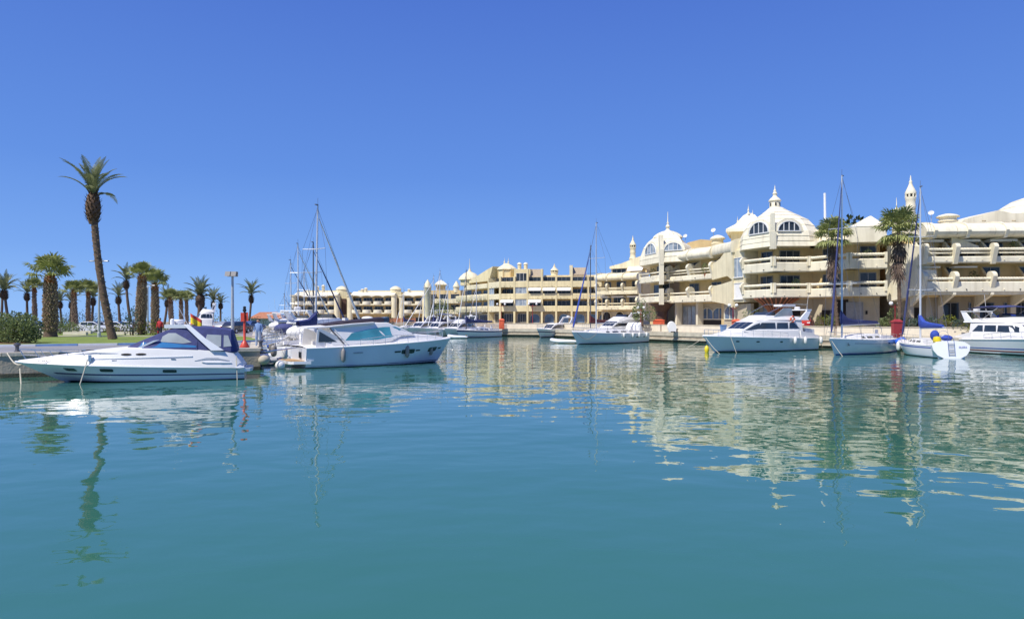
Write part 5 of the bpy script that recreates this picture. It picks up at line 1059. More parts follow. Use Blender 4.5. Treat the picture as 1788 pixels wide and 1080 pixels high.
for k, (px, Y, z, m_, r_, lb_) in enumerate(((497, 46.5, .75, FEND, .2, 'white fender by the stern rope nearest the quay corner'), (478, 49.0, .8, FENDG, .22, 'grey fender among the sterns near the quay corner'), (484, 55.5, .9, FEND, .22, 'white fender at the second stern along the left quay'), (474, 57, .8, FENDG, .22, 'grey fender at the second stern along the left quay'), (490, 66, .9, FEND, .24, 'white fender at the third stern along the left quay'), (470, 64, .7, FENDB, .2, 'blue fender at the third stern along the left quay'))):
    t = thing('fender', lb_, 'fender', (X(px, Y), Y, z), 0, 'hanging fenders'); MB().lathe([(r_*.3, -.42), (r_*.8, -.34), (r_, -.2), (r_, .2), (r_*.8, .34), (r_*.3, .42)], (0, 0, 0), 12).build('body', m_, t, True); MB().tube([(0, 0, .38), (.25, .3, .85)], .014, 4).build('cord', WIREL, t)
# white boats in the basin beyond the lawn
for k, (px, Y, lb_) in enumerate(((205, 100, 'white cruiser hull beyond the lawn just right of the tall palm trunk'), (163, 104, 'white cruiser hull beyond the lawn left of the tall palm trunk'), (232, 103, 'white cruiser hull beyond the hedge between palms'))):
    pass
# ================================================================ VEGETATION
def pinnate(Lf, e0, e1, nl=20, ll=.55, w=.06, droop=.35, seed=0, m_=None):
    """one date-palm frond: arching rib with two rows of leaflets; base at origin, arching toward +x"""
    r = random.Random(seed); mb = MB(); p = Vector((0, 0, 0)); pts = [p.copy()]; n = 10
    for i in range(n):
        e = e0+(e1-e0)*((i+.5)/n)**1.3; p = p+Vector((math.cos(e), 0, math.sin(e)))*Lf/n; pts.append(p.copy())
    mb.tube(pts, .045, 4, .008)
    for k in range(nl):
        f = .16+.84*k/nl; i = min(n-1, int(f*n)); a = pts[i].lerp(pts[i+1], f*n-i); t = (pts[i+1]-pts[i]).normalized()
        l = ll*(math.sin(math.pi*min(1, .25+f*.78))**.7+.12)*r.uniform(.85, 1.1)
        for sd in (1, -1):
            d = (t*.62+Vector((0, sd*.72, 0))+Vector((-t.z, 0, t.x))*.25).normalized(); tip = a+d*l-Vector((0, 0, droop*l*r.uniform(.5, 1.1))); mid = a+d*l*.5+Vector((0, 0, .02)); wv = t*w/2
            mb.add([a-wv, a+wv, mid+wv, tip, mid-wv], [(0, 1, 2, 3, 4)])
    return mb.mesh('frond', m_ or DATEG, fix=False)
def fan(Lp, rad, e, nb=17, seed=0, m_=None, droop=.5, spread=125):
    """one fan-palm leaf: stalk and a pleated fan of split blades, along +x at elevation e"""
    r = random.Random(seed); mb = MB(); d = Vector((math.cos(e), 0, math.sin(e))); up = Vector((-math.sin(e), 0, math.cos(e))); c = d*Lp-Vector((0, 0, .06*Lp)); mb.tube([(0, 0, 0), d*Lp*.5+up*.03, c], .03, 4, .018)
    for k in range(nb):
        a = R(-spread+2*spread*k/(nb-1)); q = (d*math.cos(a)+Vector((0, 1, 0))*math.sin(a)); l = rad*(.75+.25*math.cos(a*.6))*r.uniform(.88, 1.08); nrm = Vector((0, 1, 0))*math.cos(a)-d*math.sin(a); w = rad*.085
        m1 = c+q*l*.55+up*(.06*(1 if k % 2 else -1)+.05); tip = c+q*l-Vector((0, 0, droop*l*r.uniform(.3, 1)*.6))
        mb.add([c, m1-nrm*w, tip-nrm*w*.15, tip+nrm*w*.15, m1+nrm*w], [(0, 1, 2, 3, 4)])
    return mb.mesh('frond', m_ or PALMG, fix=False)
def trunk_mesh(h, r0, r1, curve=(0, 0), stubs=0, head=0, headm=None, seed=0, bulge=0, stubL=.22, rings=14):
    r = random.Random(seed); mb = MB(); n = rings; pts = []; rad = []
    for i in range(n+1):
        f = i/n; g2 = 1.75*f-.75*f*f; pts.append(Vector((curve[0]*g2, curve[1]*g2, h*f))); rad.append((r0+(r1-r0)*f+bulge*math.sin(math.pi*f))*(1+r.uniform(-.05, .05))*(1.18 if i == 0 else 1))
    mb.tube(pts, rad, 12); st = MB()
    def axis(f): i = min(n-1, int(f*n)); g_ = f*n-i; return pts[i].lerp(pts[i+1], g_), rad[i]+(rad[i+1]-rad[i])*g_
    for k in range(stubs):
        f = .08+.91*k/stubs; q = k*2.39996+r.uniform(-.1, .1); c, rr = axis(f); o = Vector((math.cos(q), math.sin(q), 0)); s_ = Vector((-math.sin(q), math.cos(q), 0)); l = stubL*r.uniform(.6, 1.3); w = .085*(1+r0*.5)
        b_ = c+o*rr*.93; st.add([b_-s_*w, b_+s_*w, b_+o*l*.8+Vector((0, 0, l))+s_*w*.45, b_+o*l*.8+Vector((0, 0, l))-s_*w*.45, b_+o*l*.15+Vector((0, 0, l*1.3))], [(0, 1, 2, 3), (0, 3, 4), (1, 4, 2), (2, 4, 3), (0, 4, 1)])
    return mb, st, pts[-1]
def boots_head(c, r, h, n, seed, L_=.3):
    rr = random.Random(seed); mb = MB(); mb.lathe([(r*.55, -h*.55), (r*.95, -h*.2), (r, h*.1), (r*.75, h*.38), (r*.4, h*.5)], c, 12)
    for k in range(n):
        q = k*2.39996; f = k/n; z = -h*.5+h*f; R_ = r*(.6+.4*math.sin(math.pi*min(1, f*.9+.15))); o = Vector((math.cos(q), math.sin(q), 0)); s_ = Vector((-math.sin(q), math.cos(q), 0)); b_ = Vector(c)+o*R_*.9+Vector((0, 0, z)); l = L_*rr.uniform(.7, 1.2); w = .09
        mb.add([b_-s_*w, b_+s_*w, b_+o*l*.7+Vector((0, 0, l))+s_*w*.4, b_+o*l*.7+Vector((0, 0, l))-s_*w*.4], [(0, 1, 2, 3), (3, 2, 1, 0)])
    return mb
BOOTD = mat('dark_palm_boots', (.20, .12, .065), .9, .4, 6, .5, 20, c2=(.07, .04, .025))
DF = [pinnate(3.5, R(86), R(52), 26, .5, .075, .25, 1), pinnate(3.6, R(80), R(25), 26, .5, .075, .3, 2), pinnate(3.5, R(66), R(-5), 26, .5, .075, .35, 3), pinnate(3.0, R(42), R(-45), 24, .5, .07, .4, 4), pinnate(2.6, R(5), R(-75), 22, .45, .06, .4, 5)]
FF = [fan(1.75, .95, R(82), seed=1), fan(1.8, 1.0, R(62), seed=2), fan(1.7, 1.0, R(42), seed=3, droop=.65), fan(1.5, 1.0, R(20), seed=4, droop=.8), fan(1.2, 1.0, R(-20), seed=5, droop=1)]
DEADF = [fan(.9, .9, R(-68), 9, 6, SKIRT, 1.0, 70), fan(.9, 1.0, R(-78), 9, 7, SKIRT, 1.0, 60)]
def crown(t, top, kinds, sc, seed, name='frond', lean=0):
    r = random.Random(seed); k = 0; tot = sum(n for _, n in kinds)
    for me, n in kinds:
        for i in range(n):
            k += 1; inst(me, name, t, top, (r.uniform(-.12, .12), r.uniform(-.1, .1), 2*math.pi*i/n+k*.37+r.uniform(-.2, .2)), sc*r.uniform(.85, 1.12))
def join_crown(kinds, sc, seed):
    """far palms: the whole crown as one mesh"""
    r = random.Random(seed); vs = []; fs = []; k = 0
    for me, n in kinds:
        for i in range(n):
            k += 1; M = Matrix.Rotation(2*math.pi*i/n+k*.37+r.uniform(-.2, .2), 4, 'Z') @ Matrix.Rotation(r.uniform(-.12, .12), 4, 'X') @ Matrix.Scale(sc*r.uniform(.85, 1.12), 4); b0 = len(vs)
            vs += [tuple(M @ v.co) for v in me.vertices]; fs += [tuple(b0+q for q in p.vertices) for p in me.polygons]
    mb = MB(); mb.v = vs; mb.f = fs; return mb
def palm(label, px, ybase, ytop, Y=None, kind='date', r0=.25, lean=(0, 0), detail=False, z0=None, group='palms on the left shore', sc=1, seed=1, skirt=0, boots=True):
    z0 = QL+.1 if z0 is None else z0
    if Y is None: Y = (CAMH-z0)*F/(ybase-YH)
    h = Z(ytop, Y)-z0; t = thing('date_palm' if kind == 'date' else 'fan_palm', label, 'palm tree', (X(px, Y), Y, z0), rnd.uniform(0, 6) if not detail and lean == (0, 0) else 0, group)
    if kind == 'date':
        mb, st, top = trunk_mesh(h, r0*1.15, r0*.85, lean, 120 if detail else 0, seed=seed, stubL=.1); tr = mb.build('trunk', TRUNK, t, True)
        if detail: st.build('leaf_scars', BOOT, tr, kind='stuff')
        boots_head(tuple(top-Vector((0, 0, .8*sc))), r0*2.1, 2.5*sc if detail else 1.5*sc, 90, seed).build('boot_head', TRUNK if not detail else BOOTD, t)
        kd = [(DF[0], 6), (DF[1], 8), (DF[2], 6), (DF[3], 2)] if detail else [(DF[0], 3), (DF[1], 6), (DF[2], 7), (DF[3], 4)]
        if detail: crown(t, top, kd, sc, seed)
        else: o = join_crown(kd, sc, seed).build('crown', DATEG, t, fix=False); o.location = top
    else:
        mb, st, top = trunk_mesh(h, r0*.9, r0*.72, lean, (420 if r0 > .45 else 220) if boots else 60, seed=seed, bulge=r0*.18 if boots else 0, stubL=.2 if boots else .08); tr = mb.build('trunk', TRUNK, t, True)
        st.build('leaf_bases', BOOT, tr, kind='stuff')
        if boots: boots_head(tuple(top-Vector((0, 0, .25))), r0*.78, 1.1, 46, seed, .35).build('rusty_leaf_bases', BOOTR, t)
        kd = [(FF[0], 6), (FF[1], 10), (FF[2], 10)]+([(FF[3], 12), (FF[4], 14)] if skirt else [(FF[3], 4)])
        if detail: crown(t, top, kd, sc, seed)
        else: o = join_crown(kd, sc, seed).build('crown', PALMG, t, fix=False); o.location = top
        if skirt:
            for k in range(34):
                q = k*2.4; zz = -rnd.uniform(.1, skirt); inst(DEADF[k % 2], 'dead_frond', t, tuple(top+Vector((0, 0, zz))), (0, 0, q), sc*rnd.uniform(.75, 1.0))
    return t
# the tall leaning date palm
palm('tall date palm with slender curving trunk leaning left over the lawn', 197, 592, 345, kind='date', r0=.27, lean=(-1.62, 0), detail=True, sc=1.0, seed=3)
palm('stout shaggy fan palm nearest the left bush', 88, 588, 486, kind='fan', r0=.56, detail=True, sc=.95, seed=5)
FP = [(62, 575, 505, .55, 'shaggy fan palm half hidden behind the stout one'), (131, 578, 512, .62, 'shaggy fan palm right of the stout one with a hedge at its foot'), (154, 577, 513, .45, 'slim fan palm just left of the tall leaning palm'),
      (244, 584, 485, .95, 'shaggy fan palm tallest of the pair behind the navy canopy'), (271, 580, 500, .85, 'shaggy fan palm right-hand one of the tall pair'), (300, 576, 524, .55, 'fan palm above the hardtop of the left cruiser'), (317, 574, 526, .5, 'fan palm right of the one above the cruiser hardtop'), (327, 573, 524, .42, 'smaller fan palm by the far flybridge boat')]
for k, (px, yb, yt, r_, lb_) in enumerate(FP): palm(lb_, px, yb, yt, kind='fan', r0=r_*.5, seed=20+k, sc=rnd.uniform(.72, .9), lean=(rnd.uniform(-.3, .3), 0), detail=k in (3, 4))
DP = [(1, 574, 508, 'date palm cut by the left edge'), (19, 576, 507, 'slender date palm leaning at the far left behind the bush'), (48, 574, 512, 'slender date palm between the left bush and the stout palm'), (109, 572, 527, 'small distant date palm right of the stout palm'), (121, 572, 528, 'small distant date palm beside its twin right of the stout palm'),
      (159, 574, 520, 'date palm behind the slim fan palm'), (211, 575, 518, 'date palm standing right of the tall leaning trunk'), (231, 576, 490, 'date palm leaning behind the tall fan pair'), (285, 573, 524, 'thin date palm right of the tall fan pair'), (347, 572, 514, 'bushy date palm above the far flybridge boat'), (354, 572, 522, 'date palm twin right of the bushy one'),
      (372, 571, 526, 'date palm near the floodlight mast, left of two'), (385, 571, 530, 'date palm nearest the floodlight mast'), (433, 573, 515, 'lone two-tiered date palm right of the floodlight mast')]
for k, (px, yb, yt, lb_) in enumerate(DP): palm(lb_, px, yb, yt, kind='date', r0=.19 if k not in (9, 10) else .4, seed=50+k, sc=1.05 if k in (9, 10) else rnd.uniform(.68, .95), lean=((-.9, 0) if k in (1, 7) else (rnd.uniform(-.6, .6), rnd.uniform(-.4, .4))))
# fan palms in front of the buildings
palm('fan palm with brown skirt before the domed block', 1463, 0, 415, Y=74.5, kind='fan', r0=.20, z0=TL, group='palms by the buildings', detail=True, skirt=3.2, boots=False, lean=(-.6, 0), sc=.95, seed=81)
palm('fan palm with thick brown skirt before the right-hand end wall', 1572, 0, 405, Y=70.0, kind='fan', r0=.21, z0=TL, group='palms by the buildings', detail=True, skirt=3.3, boots=False, lean=(-.2, 0), sc=1.05, seed=82)
# ---- bushes and trees
def leaves(mb, c, rx, ry, rz, n, s, r, flat=0):
    for _ in range(n):
        while True:
            v = Vector((r.uniform(-1, 1), r.uniform(-1, 1), r.uniform(-.8, 1)))
            if .25 < v.length < 1: break
        v = v.normalized()*(v.length**.45); p = Vector((c[0]+v.x*rx, c[1]+v.y*ry, c[2]+v.z*rz)); d = (v+Vector((r.uniform(-.7, .7), r.uniform(-.7, .7), r.uniform(-.2, .9)))).normalized(); a = d.cross(Vector((r.uniform(-1, 1), r.uniform(-1, 1), r.uniform(-1, 1)))).normalized(); l = s*r.uniform(.6, 1.3)
        mb.add([p-a*l*.28, p+d*l*.5-a*l*.3, p+d*l, p+d*l*.5+a*l*.3], [(0, 1, 2, 3)])
def bush(label, px, Y, w, h, m_=None, n=500, s=.16, seed=1, z0=None, name='bush', cat='bush', group=None, dy=None, trunk=0, ctrz=None):
    z0 = QL+.1 if z0 is None else z0; r = random.Random(seed); t = thing(name, label, cat, (X(px, Y), Y, z0), 0, group); mb = MB(); dy = dy or w*.5; k = max(4, int(w*2.2))
    for i in range(k):
        f = r.uniform(-1, 1); g_ = r.uniform(-1, 1); hh = h*(1-.35*f*f)*r.uniform(.7, 1.05); leaves(mb, (f*w*.38, g_*dy*.4, trunk+(hh-trunk)*.5), w*.24, dy*.35, (hh-trunk)*.5, n//k, s, r)
    mb.build('crown' if trunk else 'foliage', m_ or BUSHG, t, fix=False)
    st = MB()
    for i in range(5 if not trunk else 1):
        f = r.uniform(-.3, .3) if not trunk else 0; st.tube([(f*w*.5, 0, -.05), (f*w*.7, .05, h*.3), (f*w, .1, max(h*.55, trunk*1.15))], .05 if not trunk else .16, 5, .02 if not trunk else .08)
    st.build('stem' if not trunk else 'trunk', TRUNK, t); return t
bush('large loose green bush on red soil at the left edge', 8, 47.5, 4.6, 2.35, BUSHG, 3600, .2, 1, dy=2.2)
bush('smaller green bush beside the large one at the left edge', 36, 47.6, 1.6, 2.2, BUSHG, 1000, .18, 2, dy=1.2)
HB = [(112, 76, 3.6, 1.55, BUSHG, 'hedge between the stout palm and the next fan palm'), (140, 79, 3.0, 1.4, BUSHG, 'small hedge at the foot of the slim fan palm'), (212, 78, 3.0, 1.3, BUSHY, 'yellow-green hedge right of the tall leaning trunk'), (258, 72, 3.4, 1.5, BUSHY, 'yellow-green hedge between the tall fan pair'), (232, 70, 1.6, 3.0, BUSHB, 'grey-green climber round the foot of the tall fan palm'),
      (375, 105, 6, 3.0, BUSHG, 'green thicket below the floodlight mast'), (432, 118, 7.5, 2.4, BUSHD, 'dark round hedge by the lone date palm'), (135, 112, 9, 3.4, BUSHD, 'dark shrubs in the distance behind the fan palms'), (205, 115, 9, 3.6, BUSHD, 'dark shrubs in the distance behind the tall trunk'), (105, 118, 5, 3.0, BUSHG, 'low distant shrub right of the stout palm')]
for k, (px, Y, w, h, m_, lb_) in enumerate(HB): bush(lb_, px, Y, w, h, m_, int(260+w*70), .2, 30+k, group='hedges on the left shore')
EB = [(1545, 71.4, 1.8, 1.5, BUSHG, 'green bush left of the red service cabinet'), (1558, 70.6, 1.6, 2.2, BUSHG, 'taller leafy bush behind the red service cabinet'), (1580, 69.6, 1.5, 1.6, BUSHD, 'dark bush right of the red service cabinet'), (1600, 69.0, 1.6, 1.3, BUSHB, 'grey-green bush under the right-hand mast'), (1630, 68.2, 2.0, 1.6, BUSHB, 'blue-green bush right of the right-hand mast'),
      (1660, 67.3, 2.3, 1.5, BUSHY, 'yellow-green bush in the planter above the cracked wall'), (1690, 66.5, 2.6, 1.75, BUSHB, 'grey-green mounded bush in the planter above the cracked wall'), (1712, 65.6, 3.0, 1.1, BUSHY, 'low yellow-green hedge along the cracked wall'), (1745, 65.0, 2.4, 1.2, BUSHY, 'yellow-green hedge end by the navy bimini'), (1735, 67.5, 1.6, 2.2, BUSHD, 'dark shrub behind the yellow-green hedge'),
      (1442, 76.0, 2.0, 1.9, BUSHY, 'yellow-green shrub left of the skirted palm trunk'), (1455, 75.2, 1.3, 2.3, BUSHG, 'leafy shrub at the skirted palm trunk'), (1505, 74.0, 2.3, 1.0, BUSHY, 'low yellowish hedge behind the pale sailboat'), (1310, 79.5, 2.6, 2.6, BUSHG, 'green bush above the flybridge cruiser cabin')]
for k, (px, Y, w, h, m_, lb_) in enumerate(EB): bush(lb_, px, Y, w, h, m_, int(220+w*90), .16, 60+k, z0=TL, group='planting on the promenade', dy=1.1)
bush('round green tree by the globe lamp right of the long white sailboat', 1122, 98.5, 3.4, 4.0, BUSHG, 800, .25, 90, z0=TL, name='small_tree', cat='tree', dy=2.6, trunk=.7)
bush('dark tree top rising behind the roofs right of the dome', 1492, 108, 12, 17.2, BUSHD, 7000, .75, 91, z0=TL, name='roadside_tree', cat='tree', dy=5, trunk=12)
bush('far green tree before the small yellow tower', 773, 198, 6, 8.5, BUSHG, 700, .45, 92, z0=QL, name='small_tree', cat='tree', dy=4, trunk=2.5)
for k, px in enumerate((676, 713)): bush(['dark shrub before the red hoarding, left one', 'dark shrub before the red hoarding, right one'][k], px, 210, 3.4, 3.2, BUSHD, 260, .35, 95+k, z0=QL, group='shrubs by the red hoarding')
# ================================================================ STREET FURNITURE, CARS, PEOPLE
def globe_lamp(label, px, Y, h=2.35, m_=None, z0=None, w=.34):
    t = thing('globe_lamp', label, 'street lamp', (X(px, Y), Y, TL if z0 is None else z0), 0, 'double globe lamps on the promenade'); m_ = m_ or DRED
    MB().lathe([(.14, 0), (.14, .25), (.07, .32), (.055, h), (.09, h+.05)], (0, 0, 0), 10).build('post', m_, t, True); MB().tube([(-w, 0, h-.02), (-w*.7, 0, h-.22), (w*.7, 0, h-.22), (w, 0, h-.02)], .035, 6).build('cross_arm', m_, t)
    for sd in (-1, 1): MB().sphere((sd*w, 0, h+.17), .2, 10).build('globe', GLOBE, t, True)
for px, Y, lb in ((1280, 80.6, 'double globe lamp beside the flybridge cruiser'), (1563, 70.2, 'double globe lamp above the dark red service cabinet'), (1119, 97.2, 'double globe lamp by the round green tree'), (930, 124, 'double globe lamp before the arched shop windows'), (875, 126, 'double globe lamp at the corner of the yellow block')):
    globe_lamp(lb, px, Y, 2.5 if Y < 100 else 3.6, DRED, w=.42 if Y < 100 else .7)
def cabinet(label, px, Y, w, h, m_, z0=QL, lean=0):
    t = thing('service_cabinet', label, 'cabinet', (X(px, Y), Y, z0), 0, 'red service cabinets'); MB().loft([[(x, y, z) for x, y in ((-w/2, -.25), (w/2, -.25), (w/2, .25), (-w/2, .25))] for z in (0, h*.82)]).build('box', m_, t)
    MB().loft([[(-w*.56, -.3, h*.82), (w*.56, -.3, h*.82), (w*.56, .3, h*.82), (-w*.56, .3, h*.82)], [(-w*.56, -.3, h*.88), (w*.56, -.3, h*.88), (w*.56, .3, h*.88), (-w*.56, .3, h*.88)], [(-w*.2, -.1, h), (w*.2, -.1, h), (w*.2, .1, h), (-w*.2, .1, h)]]).build('cap', m_, t)
    MB().box(-w*.4, w*.4, -.275, -.252, h*.12, h*.72).build('door', m_, t); MB().box(w*.24, w*.32, -.3, -.276, h*.38, h*.45).build('lock', DARK, t)
cabinet('dark red service cabinet left of the white-transomed sailboat', 1566, 66.3, .85, 1.75, DRED); cabinet('orange-red service cabinet at the bow of the flybridge cruiser', 1286, 78.0, .95, 1.75, ORANGE); cabinet('orange-red service cabinet on the far quay before the yellow block', 876, 120.5, .9, 1.8, ORANGE)
cabinet('low terracotta box by the brown corbel of the pale dome', 1150, 101, 1.6, 1.0, ORANGE, TL)
# white round board against the wall
t = thing('round_board', 'white upturned round dinghy leaning on the promenade wall', 'dinghy', (X(1173, 89.5), 89.2, QL+.02), R(8)); pl = [(.62*math.cos(R(a)), .72+.72*math.sin(R(a))) for a in range(-20, 201, 20)]+[(-.45, .0), (.45, 0)]
MB().prism(pl, lambda x, z: (x, .05+.2*z, z), lambda x, z: (x*.86, -.22+.2*z, z*.93+.03)).build('hull', GELW, t, True); MB().box(-.3, .3, -.34, -.1, 0, .12).build('chock', RUBBER, t)
# red harbour light post at the quay corner
t = thing('harbour_light_post', 'red harbour light post with square top marks on the quay corner', 'light post', (X(427, 42.6), 42.6, QL+.02))
MB().lathe([(.3, 0), (.3, .03), (.12, .36), (.075, .42), (.075, 1.75)], (0, 0, 0), 10).build('post', REDP, t, True); MB().box(-.2, .03, -.12, -.08, 1.6, 2.15).build('top_mark', REDP, t); MB().box(-.02, .22, -.02, .02, 1.62, 2.17).build('top_mark', REDP, t)
MB().lathe([(.06, 1.75), (.06, 2.2), (.11, 2.24), (.11, 2.36), (.07, 2.38), (.09, 2.42), (.09, 2.52), (.03, 2.56)], (0, 0, 0), 10).build('lantern', RUBBER, t, True)
for k in range(3): q = R(90+120*k); MB().prism([(.07, .02), (.3, .02), (.07, .4)], lambda r, z: (r*math.cos(q)-.012*math.sin(q), r*math.sin(q)+.012*math.cos(q), z), lambda r, z: (r*math.cos(q)+.012*math.sin(q), r*math.sin(q)-.012*math.cos(q), z)).build('gusset', REDP, t)
# lamp masts
def light_mast(label, px, Y, ytop, kind, m_=LAMPG):
    h = Z(ytop, Y)-QL; t = thing('lamp_post', label, 'lamp post', (X(px, Y), Y, QL), 0, 'lamp posts on the left shore'); MB().lathe([(.16, 0), (.16, .5), (.11, .55), (.075, h)], (0, 0, 0), 10).build('pole', m_, t, True)
    if kind == 'flood':
        MB().box(-.36, .36, -.06, .06, h-.03, h+.06).build('cross_bar', m_, t)
        for x in (-.2, .2): MB().loft([[(x-.17, -.42, h-.02), (x+.17, -.42, h-.02), (x+.17, -.3, h+.3), (x-.17, -.3, h+.3)], [(x-.12, .12, h+.06), (x+.12, .12, h+.06), (x+.12, .16, h+.3), (x-.12, .16, h+.3)]]).build('floodlight', DALU, t)
    else:
        for sd in (-1, 1): MB().tube([(0, 0, h-.02), (sd*.4, 0, h+.1)], .03, 6).build('arm', m_, t); MB().loft([[(sd*(.3+a*.6), y*w*.7, h+.1+z*.6) for y, z in ((1, 0), (.6, .12), (-.6, .12), (-1, 0), (0, -.05))] for a, w in ((0, .08), (.35, .2), (.9, .16), (1.05, .05))]).build('lamp_head', DALU, t)
light_mast('grey floodlight mast at the car park', 406, 46.5, 482, 'flood'); light_mast('double-arm lamp post behind the tall leaning palm', 173, 63, 458, 'double')
light_mast('slim lamp post behind the tall fan pair', 258, 80, 500, 'double')
# cars
def car(label, px, Y, rz, paint, z0=QL+.005, L_=4.2):
    t = thing('parked_car', label, 'car', (X(px, Y), Y, z0), rz, 'parked cars'); w = .86
    C = lambda pr: [[(x, y*wf, z) for x, z in pr] for y, wf in ((w, .93), (w, 1), (-w, 1), (-w, .93))]
    body = [(-2.1, .35), (-2.05, .75), (-1.9, .92), (-.9, .98), (1.0, .96), (1.85, .82), (2.1, .62), (2.1, .3), (1.5, .24), (-1.7, .24)]
    secs = [[(x, y, z if z < .5 else z-(.05 if abs(y) > w-.02 else 0)) for x, z in body] for y in (w, w-.12, 0, -w+.12, -w)]; bo = MB().loft(secs).build('body', paint, t, True)
    gh = [(-1.75, .9), (-1.3, 1.36), (-.9, 1.43), (.2, 1.42), (1.05, .93)]; MB().loft([[(x, y*(1-.16*max(0, (z-.9)/.5)), z) for x, z in gh] for y in (w-.06, -w+.06)]).build('roof', paint, t, True)
    for sd in (1, -1):
        f = lambda off: (lambda x, z: (x, sd*((w-.06)*(1-.16*max(0, (z-.9)/.5))+off), z))
        for pl in ([(-1.45, .97), (-1.2, 1.31), (-.5, 1.34), (-.5, .97)], [(-.44, .97), (-.44, 1.34), (.12, 1.33), (.85, .97)]): MB().prism(pl, f(-.02), f(.012)).build('side_window', DGLASS, t)
        for x in (-1.3, 1.3):
            wh = MB().tube([(x, sd*(w-.2), .31), (x, sd*(w+.01), .31)], .31, 14).build('wheel', RUBBER, t, True); MB().tube([(x, sd*(w-.02), .31), (x, sd*(w+.025), .31)], .19, 10).build('rim', ALU, wh)
        MB().box(2.02, 2.115, sd*.72-.16, sd*.72+.16, .58, .70).build('headlight', GLOBE, t); MB().box(-2.08, -2.0, sd*.74-.1, sd*.74+.1, .68, .84).build('tail_light', REDP, t)
    MB().add([(.24, -.66, 1.43), (.24, .66, 1.43), (1.08, .74, .96), (1.08, -.74, .96), (.2, -.66, 1.38), (.2, .66, 1.38), (1.04, .74, .91), (1.04, -.74, .91)], [(0,1,2,3),(7,6,5,4),(0,4,5,1),(1,5,6,2),(2,6,7,3),(3,7,4,0)]).build('windscreen', DGLASS, t)
    MB().box(2.1, 2.125, -.26, .26, .38, .5).build('number_plate', WPAINT, t)
CR = mat('red_car_paint', (.42, .02, .02), .25, .05, coat=.8); CB = mat('dark_car_paint', (.025, .03, .05), .25, .05, coat=.8); CW = mat('white_car_paint', (.74, .75, .76), .25, .04, coat=.8); CS = mat('silver_car_paint', (.42, .44, .46), .3, .05, metal=.5, coat=.5); CBL = mat('blue_car_paint', (.05, .09, .22), .3, .05, coat=.8)
car('red car parked in the dark garage opening under the domed block', 1404, 79.2, R(-120), CR, TL+.005)
for px, Y, a, p, lb in ((412, 84, 80, CB, 'dark car nearest the floodlight mast'), (398, 90, 80, CS, 'silver car left of the dark car by the floodlight mast'), (420, 92, 80, CB, 'dark car right of the floodlight mast'), (60, 90, 4, CB, 'dark car beyond the lawn left of the stout palm'), (42, 97, 4, CBL, 'blue car far left beyond the lawn'),
        (165, 88, 5, CW, 'white car beyond the lawn left of the tall leaning trunk'), (206, 90, 4, CW, 'white car beyond the lawn right of the tall leaning trunk'), (180, 93, 5, CS, 'silver car seen behind the tall leaning trunk'), (228, 94, 4, CW, 'white car beyond the yellow-green hedge'), (442, 108, 75, CBL, 'blue car beyond the red light post'), (432, 122, 75, CS, 'silver car far beyond the red light post')):
    car(lb, px, Y, R(a), p)
# people
def person(label, px, Y, z0, shirt, legs, h=1.72, rz=0):
    t = thing('person', label, 'person', (X(px, Y), Y, z0), rz); s = h/1.72
    V = [(0, 0, .95), (0, 0, 1.2), (0, 0, 1.4), (0, 0, 1.5), (0, .02, 1.6), (.1, 0, .9), (.11, .03, .5), (.11, 0, .08), (.11, -.14, .04), (-.1, 0, .9), (-.12, -.04, .5), (-.12, .03, .08), (-.12, -.11, .04), (.2, 0, 1.38), (.26, .02, 1.12), (.25, -.1, .88), (-.2, 0, 1.38), (-.26, .0, 1.12), (-.24, -.12, .9)]
    Rr = [.14, .15, .15, .055, .095, .09, .065, .045, .04, .09, .065, .045, .04, .06, .045, .03, .06, .045, .03]
    E = [(0, 1), (1, 2), (2, 3), (3, 4), (0, 5), (5, 6), (6, 7), (7, 8), (0, 9), (9, 10), (10, 11), (11, 12), (2, 13), (13, 14), (14, 15), (2, 16), (16, 17), (17, 18)]
    me = bpy.data.meshes.new('body'); me.from_pydata([(x*s, y*s, z*s) for x, y, z in V], E, []); o = bpy.data.objects.new('body', me); col.objects.link(o); o.parent = t; me.materials.append(shirt)
    md = o.modifiers.new('skin', 'SKIN'); md.use_smooth_shade = True
    for i, r in enumerate(Rr): me.skin_vertices[0].data[i].radius = (r*s, r*s)
    me.skin_vertices[0].data[0].use_root = True; o.modifiers.new('sub', 'SUBSURF').levels = 1
    mb = MB()
    for sd in (1, -1): mb.tube([(sd*.1*s, 0, .98*s), (sd*.11*s, 0, .5*s), (sd*.115*s, 0, .1*s)], [.12*s, .09*s, .07*s], 8)
    mb.build('trousers', legs, t, True); MB().sphere((0, .0, 1.63*s), .105*s, 8, 1.15).build('head_skin', mat('skin', (.45, .26, .17), .6), t, True); MB().sphere((0, .02*s, 1.68*s), .11*s, 8, .9).build('hair', DARK, t, True)
person('person in a pale blue top standing at the quay edge beside the moored sterns', 451, 44.5, QL+.02, mat('pale_blue_cloth', (.2, .32, .55), .8), mat('pale_denim', (.35, .42, .52), .8))
person('person in a red top standing on the lawn edge behind the navy canopy', 279, 60, QL+.1, mat('red_cloth', (.5, .03, .04), .8), mat('dark_trousers', (.03, .03, .04), .8))
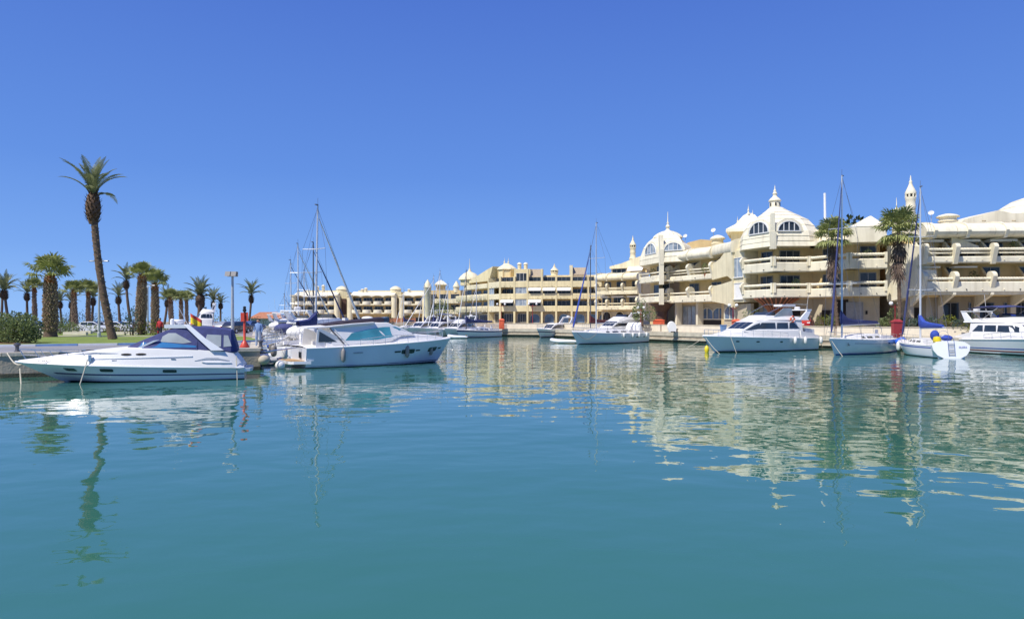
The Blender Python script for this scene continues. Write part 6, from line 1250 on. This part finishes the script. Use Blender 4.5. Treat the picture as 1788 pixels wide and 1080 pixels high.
# quay clutter on the left corner
t = thing('tyre_fender', 'pale round rubber fender on the quay corner beside the red post', 'fender', (X(461, 41.0), 41.0, .62)); MB().sphere((0, 0, 0), .34, 10, .85).build('body', mat('weathered_rubber', (.50, .44, .33), .8, .2), t, True); MB().box(-.08, .08, .0, .5, -.1, .1).build('mount', RUBBER, t)
for k, (px, Y) in enumerate(((470, 1), )): pass
def bollard(label, p):
    t = thing('bollard', label, 'bollard', (p[0], p[1], QL+.02), 0, 'quay bollards'); MB().lathe([(.16, 0), (.16, .04), (.1, .08), (.09, .3), (.17, .36), (.16, .44), (.05, .47)], (0, 0, 0), 10).build('post', DALU, t, True)
bollard('dark iron bollard at the bow line of the navy-canopied cruiser', P2(30, 36.6)); bollard('dark iron bollard on the quay corner by the red light post', P2(455, 42.2)); bollard('dark iron bollard on the quay beneath the round white board', P2(1182, 90.3)); bollard('dark iron bollard on the quay left of the cruiser at the right edge', P2(1682, 64.6)); bollard('dark iron bollard on the quay by the bow of the flybridge cruiser', P2(1262, 80.0))
# blue bin near the cruiser bow
t = thing('blue_bin', 'pale blue bin standing by the orange-red cabinet', 'bin', (X(1263, 79.3), 79.3, QL+.02)); MB().loft([[(x*w, y*w, z) for x, y in ((-1, -1), (1, -1), (1, 1), (-1, 1))] for w, z in ((.24, 0), (.3, 1.0))]).build('body', BPAINT, t); MB().box(-.33, .33, -.33, .33, 1.0, 1.07).build('lid', BPAINT, t)

# satellite dishes on the roofs
for px, py, Y, r_, lb in ((1197, 412, 112, .34, 'white satellite dish right of the ribbed dome cap'), (1246, 402, 104, .36, 'white satellite dish by the tent-roofed pavilion'), (1626, 372, 77, .3, 'white satellite dish between the right mast and the round chimney'), (1400, 388, 86, .28, 'white satellite dish on the right shoulder of the big dome')):
    z = Z(py, Y); t = thing('satellite_dish', lb, 'satellite dish', (X(px, Y), Y, z-1.3), R(-35), 'roof satellite dishes')
    MB().tube([(0, 0, -.4), (0, 0, 1.25)], .035, 6).build('mast', LAMPG, t); M = Matrix.Translation((0, -.1, 1.3)) @ Matrix.Rotation(R(62), 4, 'X')
    MB(M).lathe([(.02, -.12), (r_*.5, -.08), (r_*.85, .0), (r_, .07), (r_*.97, .085), (r_*.8, .02), (r_*.45, -.05), (.02, -.09)], (0, 0, 0), 16).build('dish', WPAINT, t, True); MB(M).tube([(0, -r_*.9, .06), (0, 0, r_*.9)], .02, 5).build('feed_arm', LAMPG, t)
# potted plants on the balconies
for k, (px, Y, z, m_, lb) in enumerate(((1140, 105.8, 8.95, BUSHD, 'potted plant on the balcony of the pale dome block'), (1232, 96.5, 9.0, BUSHG, 'potted plant on the upper slanting balcony'), (1390, 81.6, 5.9, BUSHG, 'potted plant on the lower balcony under the right half-moon window'), (1515, 76.4, 9.0, BUSHG, 'potted plant on the upper balcony right of the dome'), (1700, 71.9, 6.2, BUSHD, 'potted plant on the lower rope-railed balcony'), (1770, 71.6, 9.25, BUSHG, 'potted plant on the upper rope-railed balcony'))):
    r = random.Random(k); t = thing('potted_plant', lb, 'plant', (X(px, Y), Y, z), 0, 'balcony plants'); MB().lathe([(.17, 0), (.24, .4), (.27, .4), (.27, .46), (.2, .44)], (0, 0, 0), 12).build('pot', TERRA, t, True)
    mb = MB(); leaves(mb, (0, 0, 1.15), .5, .4, .75, 220, .16, r); mb.build('foliage', m_, t, fix=False); MB().tube([(0, 0, .4), (.03, 0, 1.2)], .03, 5).build('stem', TRUNK, t)
